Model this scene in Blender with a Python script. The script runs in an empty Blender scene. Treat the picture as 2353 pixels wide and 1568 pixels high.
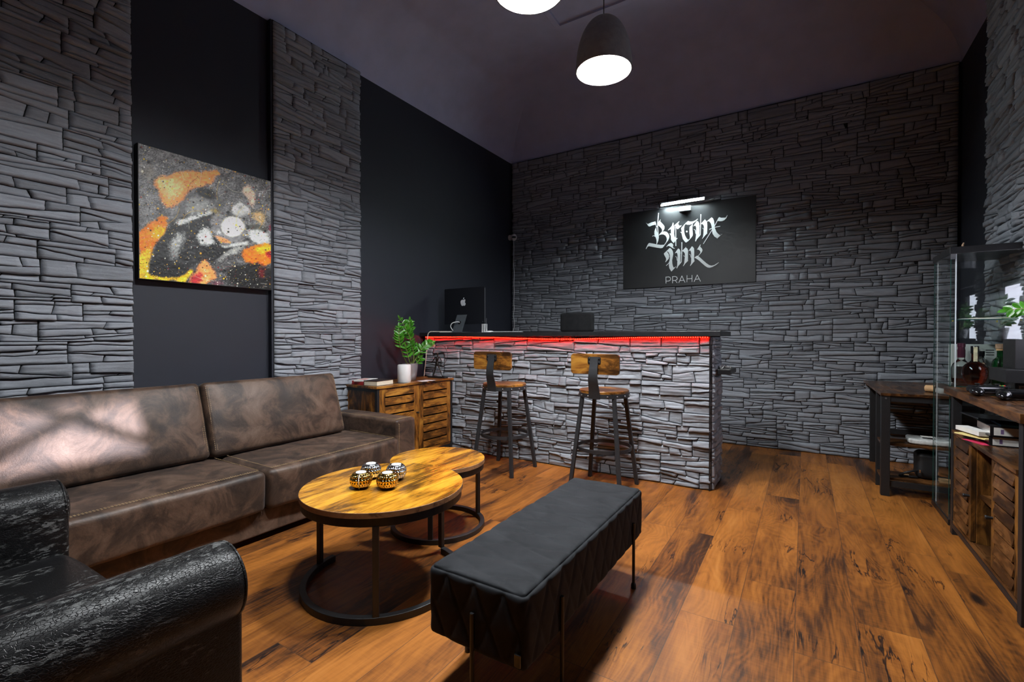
import bpy, bmesh, math, random, json
import numpy as np
from mathutils import Vector, Matrix
random.seed(7); RNG = np.random.RandomState(11)
S = bpy.context.scene; COL = S.collection
PI = math.pi

# ------------------------------------------------------------------ mesh builder
class MB:
    def __init__(s): s.v = []; s.f = []; s.mi = []; s.m = 0
    def add(s, vs, fs):
        b = len(s.v); s.v += [tuple(map(float, p)) for p in vs]
        for f in fs: s.f.append([i + b for i in f]); s.mi.append(s.m)
        return s
    def box(s, x0, x1, y0, y1, z0, z1):
        return s.add([(x0,y0,z0),(x1,y0,z0),(x1,y1,z0),(x0,y1,z0),(x0,y0,z1),(x1,y0,z1),(x1,y1,z1),(x0,y1,z1)],
                     [(3,2,1,0),(4,5,6,7),(0,1,5,4),(1,2,6,5),(2,3,7,6),(3,0,4,7)])
    def bar(s, p0, p1, w, d, up=(0,0,1)):            # rectangular bar between two points
        p0 = Vector(p0); p1 = Vector(p1); t = (p1-p0).normalized(); u = Vector(up)
        a = t.cross(u)
        if a.length < 1e-4: a = t.cross(Vector((0,1,0)))
        a.normalize(); b = a.cross(t).normalized(); a = a*w/2; b = b*d/2
        vs = [q+c for q in (p0,p1) for c in (-a-b, a-b, a+b, -a+b)]
        return s.add(vs, [(3,2,1,0),(4,5,6,7),(0,1,5,4),(1,2,6,5),(2,3,7,6),(3,0,4,7)])
    def tube(s, pts, r, seg=8, closed=False, caps=True):
        pts = [Vector(p) for p in pts]; n = len(pts); rs = r if isinstance(r, (list, tuple)) else [r]*n
        vs = []; fr = None
        for i, p in enumerate(pts):
            if closed: t = pts[(i+1) % n]-pts[i-1]
            else: t = pts[min(i+1, n-1)]-pts[max(i-1, 0)]
            t.normalize()
            if fr is None:
                a = t.cross(Vector((0,0,1)))
                if a.length < 1e-3: a = t.cross(Vector((1,0,0)))
            else: a = fr - t*fr.dot(t)
            a.normalize(); fr = a; b = t.cross(a)
            vs += [p + (a*math.cos(2*PI*k/seg)+b*math.sin(2*PI*k/seg))*rs[i] for k in range(seg)]
        fs = []
        for i in range(n if closed else n-1):
            j = (i+1) % n
            fs += [(i*seg+k, i*seg+(k+1) % seg, j*seg+(k+1) % seg, j*seg+k) for k in range(seg)]
        if caps and not closed: fs += [tuple(range(seg))[::-1], tuple((n-1)*seg+k for k in range(seg))]
        return s.add(vs, fs)
    def rope(s, pts, r, seg=8, n=6):                  # a tube through the points on a smooth curve
        P = [Vector(p) for p in pts]; P = [2*P[0]-P[1]]+P+[2*P[-1]-P[-2]]; C = []
        for i in range(1, len(P)-2):
            p0, p1, p2, p3 = P[i-1:i+3]
            for k in range(n):
                f = k/n; C.append(.5*((2*p1)+(p2-p0)*f+(2*p0-5*p1+4*p2-p3)*f*f+(3*p1-p0-3*p2+p3)*f**3))
        return s.tube(C+[P[-2]], r, seg)
    def cyl(s, p0, p1, r0, r1=None, seg=20): return s.tube([p0, p1], [r0, r0 if r1 is None else r1], seg)
    def lathe(s, prof, c=(0,0,0), seg=32, axis='z'):
        vs = []; fs = []; n = len(prof)
        for k in range(seg):
            a = 2*PI*k/seg
            for (r, z) in prof:
                p = (r*math.cos(a), r*math.sin(a), z)
                if axis == 'y': p = (p[0], p[2], -p[1])
                if axis == 'x': p = (p[2], p[0], p[1])
                vs.append((p[0]+c[0], p[1]+c[1], p[2]+c[2]))
        for k in range(seg):
            j = (k+1) % seg
            for i in range(n-1): fs.append((k*n+i, j*n+i, j*n+i+1, k*n+i+1))
        return s.add(vs, fs)
    def prism(s, poly, off):
        n = len(poly); o = Vector(off); vs = [Vector(p) for p in poly]; vs += [p+o for p in vs]
        return s.add(vs, [tuple(range(n))[::-1], tuple(range(n, 2*n))] + [(i, (i+1) % n, n+(i+1) % n, n+i) for i in range(n)])
    def grid(s, G, flip=False):                       # G: (n,m,3)
        n, m = G.shape[:2]; fs = []
        for i in range(n-1):
            for j in range(m-1):
                q = (i*m+j, (i+1)*m+j, (i+1)*m+j+1, i*m+j+1)
                fs.append(q[::-1] if flip else q)
        return s.add(G.reshape(-1, 3), fs)
    def ell(s, c, rx, ry, rz, seg=20, rings=10, rot=None):
        vs = []; fs = []
        for i in range(rings+1):
            t = PI*i/rings
            for k in range(seg):
                a = 2*PI*k/seg; p = Vector((rx*math.sin(t)*math.cos(a), ry*math.sin(t)*math.sin(a), rz*math.cos(t)))
                if rot: p = rot @ p
                vs.append(p+Vector(c))
        for i in range(rings):
            for k in range(seg): fs.append((i*seg+k, (i+1)*seg+k, (i+1)*seg+(k+1) % seg, i*seg+(k+1) % seg))
        return s.add(vs, fs)
    def xf(s, M, a=0):
        for i in range(a, len(s.v)): s.v[i] = tuple(M @ Vector(s.v[i]))
        return s
    def build(s, name, mat, parent=None, smooth=False, bevel=0, org=(0,0,0), weld=0, seg=2, auto=None):
        me = bpy.data.meshes.new(name); ox, oy, oz = org
        me.from_pydata([(x-ox, y-oy, z-oz) for x, y, z in s.v], [], s.f)
        ms = mat if isinstance(mat, (list, tuple)) else [mat]
        for m in ms: me.materials.append(m)
        if len(ms) > 1: me.polygons.foreach_set('material_index', s.mi)
        bm = bmesh.new(); bm.from_mesh(me)
        bmesh.ops.remove_doubles(bm, verts=bm.verts, dist=weld or 1e-6)
        bmesh.ops.recalc_face_normals(bm, faces=bm.faces); bm.to_mesh(me); bm.free()
        if smooth: me.shade_smooth()
        if auto and hasattr(me, 'set_sharp_from_angle'): me.shade_smooth(); me.set_sharp_from_angle(angle=math.radians(auto))
        o = bpy.data.objects.new(name, me); COL.objects.link(o)
        if parent: o.parent = parent
        if bevel:
            b = o.modifiers.new('bevel', 'BEVEL'); b.width = bevel; b.segments = seg; b.limit_method = 'ANGLE'; b.angle_limit = math.radians(40)
        return o

def tag(o, label=None, cat=None, group=None, kind=None):
    if label: o['label'] = label
    if cat: o['category'] = cat
    if group: o['group'] = group
    if kind: o['kind'] = kind
    return o

class Thing:
    """An Empty at the thing's base; parts are given in world coordinates unless local=True."""
    def __init__(s, name, label, cat, loc, rotz=0, group=None, local=False):
        s.o = bpy.data.objects.new(name, None); COL.objects.link(s.o); s.o.empty_display_size = .05
        s.o.location = loc; s.o.rotation_euler = (0, 0, rotz); tag(s.o, label, cat, group); s.org = (0,0,0) if local else loc
    def part(s, name, mb, mat, parent=None, label=None, **k):
        o = mb.build(name, mat, parent or s.o, org=s.org, **k)
        if label: o['label'] = label
        return o

def dup(root, loc, label, rotz=None):
    r = root.copy(); COL.objects.link(r); r.location = loc; r['label'] = label
    if rotz is not None: r.rotation_euler = (0,0,rotz)
    for ch in list(root.children):
        c = ch.copy(); COL.objects.link(c); c.parent = r
        for g in list(ch.children):
            d = g.copy(); COL.objects.link(d); d.parent = c
    return r

def one(name, mb, mat, label, cat, loc, group=None, **k):
    """a thing that is one mesh, its origin at loc"""
    o = mb.build(name, mat, org=loc, **k); o.location = loc; return tag(o, label, cat, group)
def struct(name, mb, mat, **k):
    o = mb.build(name, mat, **k); o['kind'] = 'structure'; return o

# value noise on a lattice (vectorised)
LAT = RNG.rand(256, 256)
def vn(x, y):
    x = np.asarray(x, float); y = np.asarray(y, float)
    xi = np.floor(x).astype(int); yi = np.floor(y).astype(int); fx = x-xi; fy = y-yi
    fx = fx*fx*(3-2*fx); fy = fy*fy*(3-2*fy)
    a = LAT[xi & 255, yi & 255]; b = LAT[(xi+1) & 255, yi & 255]; c = LAT[xi & 255, (yi+1) & 255]; d = LAT[(xi+1) & 255, (yi+1) & 255]
    return (a*(1-fx)+b*fx)*(1-fy)+(c*(1-fx)+d*fx)*fy - .5
def fbm(x, y, o=3):
    t = 0; a = 1.
    for i in range(o): t = t+a*vn(x*2**i+i*17.3, y*2**i+i*9.1); a *= .5
    return t

def rbox(sx, sy, sz, r, res=.03, disp=None, c=(0,0,0)):
    """rounded box, dense enough for cushions and quilting; disp(P, N) moves the surface along its normal"""
    def ax(s):
        e = [0, .12, .3, .55, .8, 1]; a = [-s/2+r*t for t in e]; b = [s/2-r*t for t in e][::-1]
        n = max(1, int((s-2*r)/res)); mid = [-s/2+r+(s-2*r)*i/n for i in range(1, n)]
        return np.array(a+mid+b)
    A = [ax(sx), ax(sy), ax(sz)]; h = np.array([sx, sy, sz])/2; mb = MB()
    for d in range(3):
        a, b = [(1,2),(2,0),(0,1)][d]
        for sg in (-1, 1):
            U, V = np.meshgrid(A[a], A[b], indexing='ij'); P = np.zeros(U.shape+(3,))
            P[..., a] = U; P[..., b] = V; P[..., d] = sg*h[d]
            Q = np.clip(P, -(h-r), h-r); N = P-Q; N /= np.linalg.norm(N, axis=-1, keepdims=True)
            G = Q+r*N
            if disp is not None: G = G+N*disp(G, N)[..., None]
            mb.grid(G+np.array(c), flip=sg < 0)
    return mb

# ------------------------------------------------------------------ materials
def newmat(name):
    m = bpy.data.materials.new(name); m.use_nodes = True; nt = m.node_tree; nt.nodes.clear()
    out = nt.nodes.new('ShaderNodeOutputMaterial'); bs = nt.nodes.new('ShaderNodeBsdfPrincipled')
    nt.links.new(bs.outputs[0], out.inputs[0]); return m, nt, bs, out
def nd(nt, typ, ins=None, **props):
    n = nt.nodes.new('ShaderNode'+typ)
    for k, v in props.items(): setattr(n, k, v)
    for k, v in (ins or {}).items():
        if hasattr(v, 'outputs'): v = v.outputs[0]
        if isinstance(v, bpy.types.NodeSocket): nt.links.new(v, n.inputs[k])
        else: n.inputs[k].default_value = v
    return n
def mth(nt, op, a, b=0.0, c=None):
    ins = {0: a, 1: b}
    if c is not None: ins[2] = c
    return nd(nt, 'Math', ins, operation=op)
def ramp(nt, fac, stops, interp='LINEAR'):
    n = nd(nt, 'ValToRGB', {0: fac}); cr = n.color_ramp; cr.interpolation = interp
    while len(cr.elements) < len(stops): cr.elements.new(.5)
    for e, (p, c) in zip(cr.elements, stops): e.position = p; e.color = tuple(c)+(1,) if len(c) == 3 else c
    return n
def mixc(nt, fac, a, b, mode='MIX'):
    n = nt.nodes.new('ShaderNodeMix'); n.data_type = 'RGBA'; n.blend_type = mode
    for k, v in ((0, fac), (6, a), (7, b)):
        if hasattr(v, 'outputs'): v = v.outputs[2] if v.bl_idname == 'ShaderNodeMix' else v.outputs[0]
        if isinstance(v, bpy.types.NodeSocket): nt.links.new(v, n.inputs[k])
        else: n.inputs[k].default_value = (tuple(v)+(1,)) if isinstance(v, (tuple, list)) and len(v) == 3 else v
    return n.outputs[2]
def setp(nt, bs, **k):
    for key, v in k.items():
        key = {'col':'Base Color','rough':'Roughness','metal':'Metallic','spec':'Specular IOR Level','trans':'Transmission Weight','ior':'IOR','ecol':'Emission Color','estr':'Emission Strength','sheen':'Sheen Weight','srough':'Sheen Roughness','coat':'Coat Weight','crough':'Coat Roughness','normal':'Normal','alpha':'Alpha','sss':'Subsurface Weight','stint':'Sheen Tint'}[key]
        if hasattr(v, 'outputs'): v = v.outputs[2] if v.bl_idname == 'ShaderNodeMix' else v.outputs[0]
        if isinstance(v, bpy.types.NodeSocket): nt.links.new(v, bs.inputs[key])
        else: bs.inputs[key].default_value = tuple(v)+(1,) if isinstance(v, (tuple, list)) and len(v) == 3 else v
def bump(nt, h, strength, dist=.01): return nd(nt, 'Bump', {'Height': h, 'Strength': strength, 'Distance': dist})
def objco(nt, scale=(1,1,1), rnd=True, geo=False):
    if geo: co = nd(nt, 'NewGeometry').outputs['Position']
    else: co = nd(nt, 'TexCoord').outputs['Object']
    mp = nd(nt, 'Mapping', {'Vector': co, 'Scale': scale})
    if rnd:
        oi = nd(nt, 'ObjectInfo'); r = mth(nt, 'MULTIPLY', oi.outputs['Random'], 37.0)
        return nd(nt, 'VectorMath', {0: mp, 1: nd(nt, 'CombineXYZ', {0: r, 1: r, 2: r})}, operation='ADD')
    return mp
def noise(nt, vec, scale, detail=3, rough=.55, dist=0): return nd(nt, 'TexNoise', {'Vector': vec, 'Scale': scale, 'Detail': detail, 'Roughness': rough, 'Distortion': dist})

def plain(name, col, rough=.5, metal=0, var=.12, scale=30, bmp=0, **k):
    """a plain finish with slight wear: noise in tone, roughness and surface"""
    m, nt, bs, _ = newmat(name); n = noise(nt, objco(nt), scale, 4)
    lo = tuple(c*(1-var) for c in col); hi = tuple(min(1, c*(1+var)) for c in col)
    setp(nt, bs, col=ramp(nt, n, [(.3, lo), (.7, hi)]), rough=mth(nt, 'MULTIPLY_ADD', n, .14, rough-.07), metal=metal, **k)
    if bmp: setp(nt, bs, normal=bump(nt, n, bmp, .004))
    return m

def emit(name, col, strength):
    m, nt, bs, _ = newmat(name); setp(nt, bs, col=(.8,.8,.8), ecol=col, estr=strength); return m

def rustic(name, axis, dark=(.028,.010,.003), mid=(.27,.105,.016), hi=(.47,.225,.035), rough=.36, amount=.595, coat=.0, patch=1.0, sa=4.6):
    """vintage brown laminate: amber ground, dark stains drawn out along the grain"""
    m, nt, bs, _ = newmat(name)
    sc = [15., 15., 15.]; sc[axis] = sa; f = [110., 110., 110.]; f[axis] = 5.
    st = noise(nt, objco(nt, sc), 1.0*patch, 6, .68, .9)
    st2 = noise(nt, objco(nt, [v*.5 for v in sc]), .8*patch, 3, .6, .4)
    fine = noise(nt, objco(nt, f), 1.0, 3, .6)
    v = mth(nt, 'ADD', mth(nt, 'MULTIPLY', st, .78), mth(nt, 'MULTIPLY', st2, .38))
    v = mth(nt, 'ADD', v, mth(nt, 'MULTIPLY_ADD', fine, .22, -.11))
    a = amount
    c = ramp(nt, v, [(a-.13, dark), (a-.035, tuple((x*.5+y*.5)*.7 for x, y in zip(dark, mid))), (a+.03, mid), (a+.15, hi)])
    setp(nt, bs, col=c, rough=mth(nt, 'MULTIPLY_ADD', fine, .2, rough-.1), normal=bump(nt, fine, .12, .002), coat=coat, crough=.18, spec=.45)
    return m

def make_floor():
    m, nt, bs, _ = newmat('oak_planks'); g = nd(nt, 'NewGeometry').outputs['Position']; sp = nd(nt, 'SeparateXYZ', {0: g})
    x, y = sp.outputs[0], sp.outputs[1]
    xs = mth(nt, 'MULTIPLY', mth(nt, 'ADD', x, .026), 1/.1895); row = mth(nt, 'FLOOR', xs); fx = mth(nt, 'FRACT', xs)
    r1 = nd(nt, 'TexWhiteNoise', {'W': mth(nt, 'MULTIPLY', row, 3.17)}, noise_dimensions='1D')
    ys = mth(nt, 'MULTIPLY', mth(nt, 'ADD', y, mth(nt, 'MULTIPLY', r1.outputs[0], 1.29)), 1/1.29); idn = mth(nt, 'FLOOR', ys); fy = mth(nt, 'FRACT', ys)
    rn = nd(nt, 'TexWhiteNoise', {'Vector': nd(nt, 'CombineXYZ', {0: row, 1: idn, 2: 3.3})}, noise_dimensions='3D')
    off = nd(nt, 'VectorMath', {0: rn.outputs[1], 'Scale': 23.0}, operation='SCALE')
    def co(sx, sy):
        return nd(nt, 'VectorMath', {0: nd(nt, 'CombineXYZ', {0: mth(nt, 'MULTIPLY', x, sx), 1: mth(nt, 'MULTIPLY', y, sy), 2: 0.0}), 1: off}, operation='ADD')
    smoke = noise(nt, co(8.5, 1.25), 1.0, 6, .64, 1.0)
    tone = noise(nt, co(3.0, .8), 1.0, 2, .5, .3)
    warp = noise(nt, co(4.0, .9), 1.0, 3, .5, .8)
    rings = mth(nt, 'SINE', mth(nt, 'ADD', mth(nt, 'MULTIPLY', warp, 120.0), mth(nt, 'MULTIPLY', x, 210.0)))
    fine = noise(nt, co(190, 7), 1.0, 3, .65)
    cross = noise(nt, co(10, 120), 1.0, 2, .5)
    vo = nd(nt, 'TexVoronoi', {'Vector': nd(nt, 'VectorMath', {0: co(3.6, 1.3), 1: nd(nt, 'VectorMath', {0: warp.outputs[1], 'Scale': .35}, operation='SCALE')}, operation='ADD'), 'Scale': 1.0})
    knot = ramp(nt, vo.outputs['Distance'], [(.012, (1,1,1)), (.09, (0,0,0))])
    v = mth(nt, 'ADD', mth(nt, 'MULTIPLY', smoke, .54), mth(nt, 'MULTIPLY', tone, .49))
    v = mth(nt, 'ADD', v, mth(nt, 'MULTIPLY', rings, .026)); v = mth(nt, 'ADD', v, mth(nt, 'MULTIPLY_ADD', fine, .20, -.10))
    v = mth(nt, 'ADD', v, mth(nt, 'MULTIPLY_ADD', cross, .08, -.04))
    cn = noise(nt, co(16, 1.9), 1.0, 4, .6, .5); cm = noise(nt, co(5, 2.6), 1.0, 2, .5)
    crk = mth(nt, 'MULTIPLY', ramp(nt, mth(nt, 'ABSOLUTE', mth(nt, 'SUBTRACT', cn, .5)), [(.0, (1,1,1)), (.022, (0,0,0))]), ramp(nt, cm, [(.56, (0,0,0)), (.64, (1,1,1))]))
    band = ramp(nt, noise(nt, co(6.5, .55), 1.0, 2, .5, .3), [(.56, (0,0,0)), (.74, (1,1,1))])
    v = mth(nt, 'SUBTRACT', v, mth(nt, 'MULTIPLY', crk, .26)); v = mth(nt, 'SUBTRACT', v, mth(nt, 'MULTIPLY', band, .14))
    v = mth(nt, 'SUBTRACT', v, mth(nt, 'MULTIPLY', knot, .30)); v = mth(nt, 'ADD', v, mth(nt, 'MULTIPLY_ADD', rn.outputs[0], .10, -.05))
    c = ramp(nt, v, [(.24, (.014,.007,.0045)), (.36, (.060,.022,.008)), (.47, (.205,.068,.012)), (.62, (.37,.130,.022)), (.82, (.49,.20,.044))])
    ex = mth(nt, 'MULTIPLY', mth(nt, 'MINIMUM', fx, mth(nt, 'SUBTRACT', 1.0, fx)), .1895)
    ey = mth(nt, 'MULTIPLY', mth(nt, 'MINIMUM', fy, mth(nt, 'SUBTRACT', 1.0, fy)), 1.29)
    ed = mth(nt, 'LESS_THAN', mth(nt, 'MINIMUM', ex, ey), .0013)
    col = mixc(nt, mth(nt, 'MULTIPLY', ed, .75), c, (.06,.03,.018))
    h = mth(nt, 'SUBTRACT', mth(nt, 'ADD', mth(nt, 'MULTIPLY', fine, .5), mth(nt, 'MULTIPLY', rings, .10)), mth(nt, 'MULTIPLY', ed, 1.0))
    setp(nt, bs, col=col, rough=mth(nt, 'MULTIPLY_ADD', fine, .22, .30), normal=bump(nt, h, .22, .003), spec=.42)
    return m

def make_stone(name, col, hi):
    m, nt, bs, _ = newmat(name); co = nd(nt, 'NewGeometry').outputs['Position']
    at = nd(nt, 'Attribute', attribute_name='tint')
    led = noise(nt, nd(nt, 'Mapping', {'Vector': co, 'Scale': (9, 9, 75)}), 1.0, 5, .65, .6)
    gr = noise(nt, nd(nt, 'Mapping', {'Vector': co, 'Scale': (70, 70, 150)}), 1.0, 4, .7)
    v = mth(nt, 'ADD', mth(nt, 'MULTIPLY', at.outputs['Fac'], .5), mth(nt, 'MULTIPLY', led, .5))
    c = ramp(nt, v, [(.15, tuple(x*.55 for x in col)), (.45, col), (.8, hi)])
    wear = ramp(nt, gr, [(.60, (0,0,0)), (.78, (1,1,1))])
    cc = mixc(nt, mth(nt, 'MULTIPLY', wear, .35), c, tuple(min(1, x*1.7) for x in hi))
    h = mth(nt, 'ADD', mth(nt, 'MULTIPLY', led, .8), mth(nt, 'MULTIPLY', gr, .3))
    setp(nt, bs, col=cc, rough=.72, spec=.35, normal=bump(nt, h, .55, .007)); return m

def make_leather(name, dark, light, worn):
    """nubuck: soft patches where the nap was brushed, fine grain and creases"""
    m, nt, bs, _ = newmat(name); co = objco(nt, (1,1,1), False)
    p = noise(nt, co, 6.5, 7, .66, .7); fine = noise(nt, co, 170, 3, .7); cr = nd(nt, 'TexVoronoi', {'Vector': nd(nt, 'VectorMath', {0: co, 1: nd(nt, 'VectorMath', {0: noise(nt, co, 9, 3).outputs[1], 'Scale': .12}, operation='SCALE')}, operation='ADD'), 'Scale': 75.0}, feature='DISTANCE_TO_EDGE')
    c = ramp(nt, p, [(.36, dark), (.46, tuple((a+b)/2.2 for a, b in zip(dark, light))), (.53, light), (.70, worn)])
    cre = ramp(nt, cr, [(0., (0,0,0)), (.06, (1,1,1))])
    c2 = mixc(nt, mth(nt, 'MULTIPLY_ADD', fine, .5, 0.0), c, tuple(x*.7 for x in dark))
    h = mth(nt, 'ADD', mth(nt, 'MULTIPLY', fine, .6), mth(nt, 'MULTIPLY', cre, .10))
    setp(nt, bs, col=c2, rough=mth(nt, 'MULTIPLY_ADD', p, -.2, .60), normal=bump(nt, h, .35, .003), sheen=.08, spec=.42); return m

def make_cracked():
    m, nt, bs, _ = newmat('cracked_black_leather'); co = objco(nt, (1,.6,1), False)
    wco = nd(nt, 'VectorMath', {0: co, 1: nd(nt, 'VectorMath', {0: noise(nt, co, 14, 3).outputs[1], 'Scale': .012}, operation='SCALE')}, operation='ADD')
    vo = nd(nt, 'TexVoronoi', {'Vector': wco, 'Scale': 210.0}, feature='DISTANCE_TO_EDGE'); ce = nd(nt, 'TexVoronoi', {'Vector': wco, 'Scale': 210.0})
    patch = noise(nt, co, 7, 4, .65, .8); scuff = noise(nt, nd(nt, 'Mapping', {'Vector': co, 'Scale': (1,.55,1)}), 105, 4, .7)
    crack = ramp(nt, vo, [(.0, (0,0,0)), (.09, (1,1,1))])
    sc = mth(nt, 'MULTIPLY', ramp(nt, patch, [(.46, (0,0,0)), (.58, (1,1,1))]), ramp(nt, scuff, [(.53, (0,0,0)), (.60, (1,1,1))]))
    col = mixc(nt, mth(nt, 'MULTIPLY', sc, .8), (.0045,.0045,.005), (.13,.132,.13))
    h = mth(nt, 'ADD', mth(nt, 'MULTIPLY', crack, mth(nt, 'MULTIPLY_ADD', patch, .9, .1)), mth(nt, 'MULTIPLY', ce.outputs['Color'], .25))
    setp(nt, bs, col=col, rough=mth(nt, 'MULTIPLY_ADD', sc, .3, .36), normal=bump(nt, h, .45, .002), spec=.26); return m

def make_velvet(name, c0, c1):
    m, nt, bs, _ = newmat(name); co = objco(nt, (1,1,1), False); p = noise(nt, co, 7, 5, .65, 1.2); f = noise(nt, co, 420, 2)
    setp(nt, bs, col=ramp(nt, p, [(.36, c0), (.66, c1)]), rough=.82, sheen=.05, srough=.4, stint=(.75,.8,.9), normal=bump(nt, f, .12, .001), spec=.2); return m

def glass_thin(name, tint, refl=1.0):
    """a flat pane: Fresnel mix of clear transmission and mirror reflection"""
    m, nt, bs, out = newmat(name); nt.nodes.remove(bs)
    g = nd(nt, 'NewGeometry'); cs = mth(nt, 'ABSOLUTE', nd(nt, 'VectorMath', {0: g.outputs['Incoming'], 1: g.outputs['Normal']}, operation='DOT_PRODUCT').outputs['Value']); fr = mth(nt, 'MULTIPLY_ADD', mth(nt, 'POWER', mth(nt, 'SUBTRACT', 1.0, cs), 5.0), .95, .05); tr = nd(nt, 'BsdfTransparent', {'Color': tint+(1,)}); gl = nd(nt, 'BsdfGlossy', {'Roughness': .0, 'Color': (.95,.98,1,1)})
    mx = nd(nt, 'MixShader', {0: mth(nt, 'MULTIPLY', fr, refl), 1: tr, 2: gl}); nt.links.new(mx.outputs[0], out.inputs[0]); return m

def glass_solid(name, col, rough=.02):
    m, nt, bs, _ = newmat(name); setp(nt, bs, col=col, rough=rough, trans=1.0, ior=1.45); return m

M = {}
M['floor'] = make_floor()
M['stone'] = make_stone('slate_cladding', (.240,.255,.285), (.405,.43,.475))
M['stone_bar'] = make_stone('pale_slate_cladding', (.25,.265,.292), (.435,.457,.50))
M['joint'] = plain('dark_joint', (.012,.012,.013), .9)
M['navy'] = plain('midnight_wall_paint', (.0145,.0165,.027), .62, var=.08, scale=14, bmp=.05)
M['ceil'] = plain('charcoal_ceiling_paint', (.44,.465,.65), .75, var=.06, scale=6)
M['black'] = plain('black_powder_coat', (.011,.0115,.013), .46, var=.2, scale=60, bmp=.03)
M['gun'] = plain('gunmetal_powder_coat', (.030,.031,.034), .45, .2, scale=70, bmp=.03)
M['blackwood'] = plain('black_laminate', (.012,.012,.0135), .38, var=.25, scale=25)
M['blackplastic'] = plain('black_plastic', (.010,.010,.011), .35)
M['gloss'] = plain('glossy_black_plastic', (.006,.006,.007), .16)
M['white'] = plain('white_plastic', (.78,.78,.78), .4, var=.03)
M['ivory'] = plain('ivory_cable', (.62,.55,.46), .5, var=.05)
M['paper'] = plain('paper', (.70,.69,.66), .8, var=.06)
M['cream'] = plain('cream_page_edges', (.72,.66,.52), .85, var=.08, scale=150)
M['red'] = plain('red_cover', (.45,.015,.02), .4)
M['darkcover'] = plain('dark_book_cover', (.03,.022,.022), .4, var=.5)
M['silver'] = plain('brushed_silver', (.55,.56,.58), .36, .85, var=.06)
M['chrome'] = plain('chrome', (.85,.86,.88), .08, 1, var=.03)
M['gold'] = plain('polished_gold', (.86,.56,.13), .11, 1, var=.05)
M['hole'] = plain('dark_perforation', (.02,.014,.008), .5, .3)
M['wax'] = plain('white_wax', (.9,.89,.86), .55, var=.02)
M['steel'] = plain('grey_steel', (.30,.31,.32), .32, .9)
M['bronze'] = plain('dark_bronze', (.022,.017,.014), .42, .5, var=.4)
M['leather'] = make_leather('brown_nubuck', (.022,.0115,.007), (.105,.059,.037), (.185,.117,.080))
M['stitch'] = plain('tan_thread', (.34,.235,.12), .7)
M['cracked'] = make_cracked()
M['velvet'] = make_velvet('black_velvet', (.0115,.0125,.0145), (.0215,.023,.026))
M['chairfab'] = make_velvet('charcoal_mesh_fabric', (.020,.020,.022), (.030,.030,.032))
M['top_x'] = rustic('amber_laminate_tabletop', 1, (.055,.021,.004), (.43,.175,.011), (.70,.345,.027), .28, .545, .25, sa=3.0)
M['rust_x'] = rustic('vintage_laminate_along_x', 0)
M['rust_y'] = rustic('vintage_laminate_along_y', 1)
M['rust_z'] = rustic('vintage_laminate_along_z', 2)
M['edge'] = rustic('walnut_edge_band', 0, (.10,.048,.022), (.27,.135,.062), (.36,.19,.09), .5, .5)
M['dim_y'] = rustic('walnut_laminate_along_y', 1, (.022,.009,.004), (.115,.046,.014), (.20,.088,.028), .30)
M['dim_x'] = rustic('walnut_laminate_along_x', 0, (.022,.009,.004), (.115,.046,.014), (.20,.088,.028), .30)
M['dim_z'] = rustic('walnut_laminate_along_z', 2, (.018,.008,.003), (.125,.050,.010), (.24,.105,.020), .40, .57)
M['leaf'] = plain('glossy_leaf', (.045,.19,.012), .28, var=.45, scale=22)
M['stem'] = plain('plant_stem', (.16,.22,.05), .5)
M['soil'] = plain('potting_soil', (.02,.013,.008), .95, var=.5)
M['pane'] = glass_thin('cabinet_pane', (.97,.985,.98), .8)
M['paneedge'] = plain('green_glass_edge', (.015,.06,.05), .12)
M['clear'] = glass_solid('clear_bottle_glass', (.93,.97,.95))
M['cognac'] = glass_solid('amber_spirit', (.33,.035,.012))
M['green'] = glass_solid('green_bottle_glass', (.02,.22,.05))
M['purple'] = plain('plum_foil', (.07,.012,.03), .35, .2)
M['cork'] = plain('pale_cork', (.55,.36,.24), .8)
M['lampout'] = plain('graphite_lamp_shade', (.30,.30,.30), .6, .0)
M['lampin'] = plain('white_lamp_lining', (.8,.8,.78), .6, var=.02)
M['diff'] = emit('lit_diffuser', (.94,.975,1), 410.0)
M['tube'] = emit('lit_tube', (.80,.97,1), 420.0)
M['redled'] = emit('red_led', (1,.008,.003), 170.0)
M['letters'] = plain('white_vinyl', (.88,.90,.90), .5, var=.02)
M['board'] = plain('black_sign_board', (.020,.0205,.022), .42, var=.15, scale=5)
M['device'] = plain('matt_black_metal', (.0085,.0085,.009), .5)
M['emblem'] = plain('grey_emblem', (.5,.53,.57), .4, .0)
M['imac'] = plain('dark_monitor_shell', (.006,.007,.010), .3)
M['standm'] = plain('grey_monitor_stand', (.10,.115,.13), .4, .4)
M['mint'] = plain('pale_grey_enamel', (.52,.57,.55), .4, var=.03)
M['kraft'] = plain('pale_wood_block', (.62,.36,.17), .6)
M['yellow'] = plain('yellow_paper', (.75,.62,.25), .8)
M['blue'] = plain('blue_folder', (.012,.11,.20), .45)
M['pink'] = plain('pink_paper', (.6,.03,.10), .6)
# ------------------------------------------------------------------ the room
XL, XR, YB, YF, ZC = -3.18, 1.05, 5.10, -3.20, 3.26
CAM_Z = 1.06
struct('floor', MB().box(XL-.2, XR+.3, YF-.2, YB+.2, -.08, 0), M['floor'])

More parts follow.
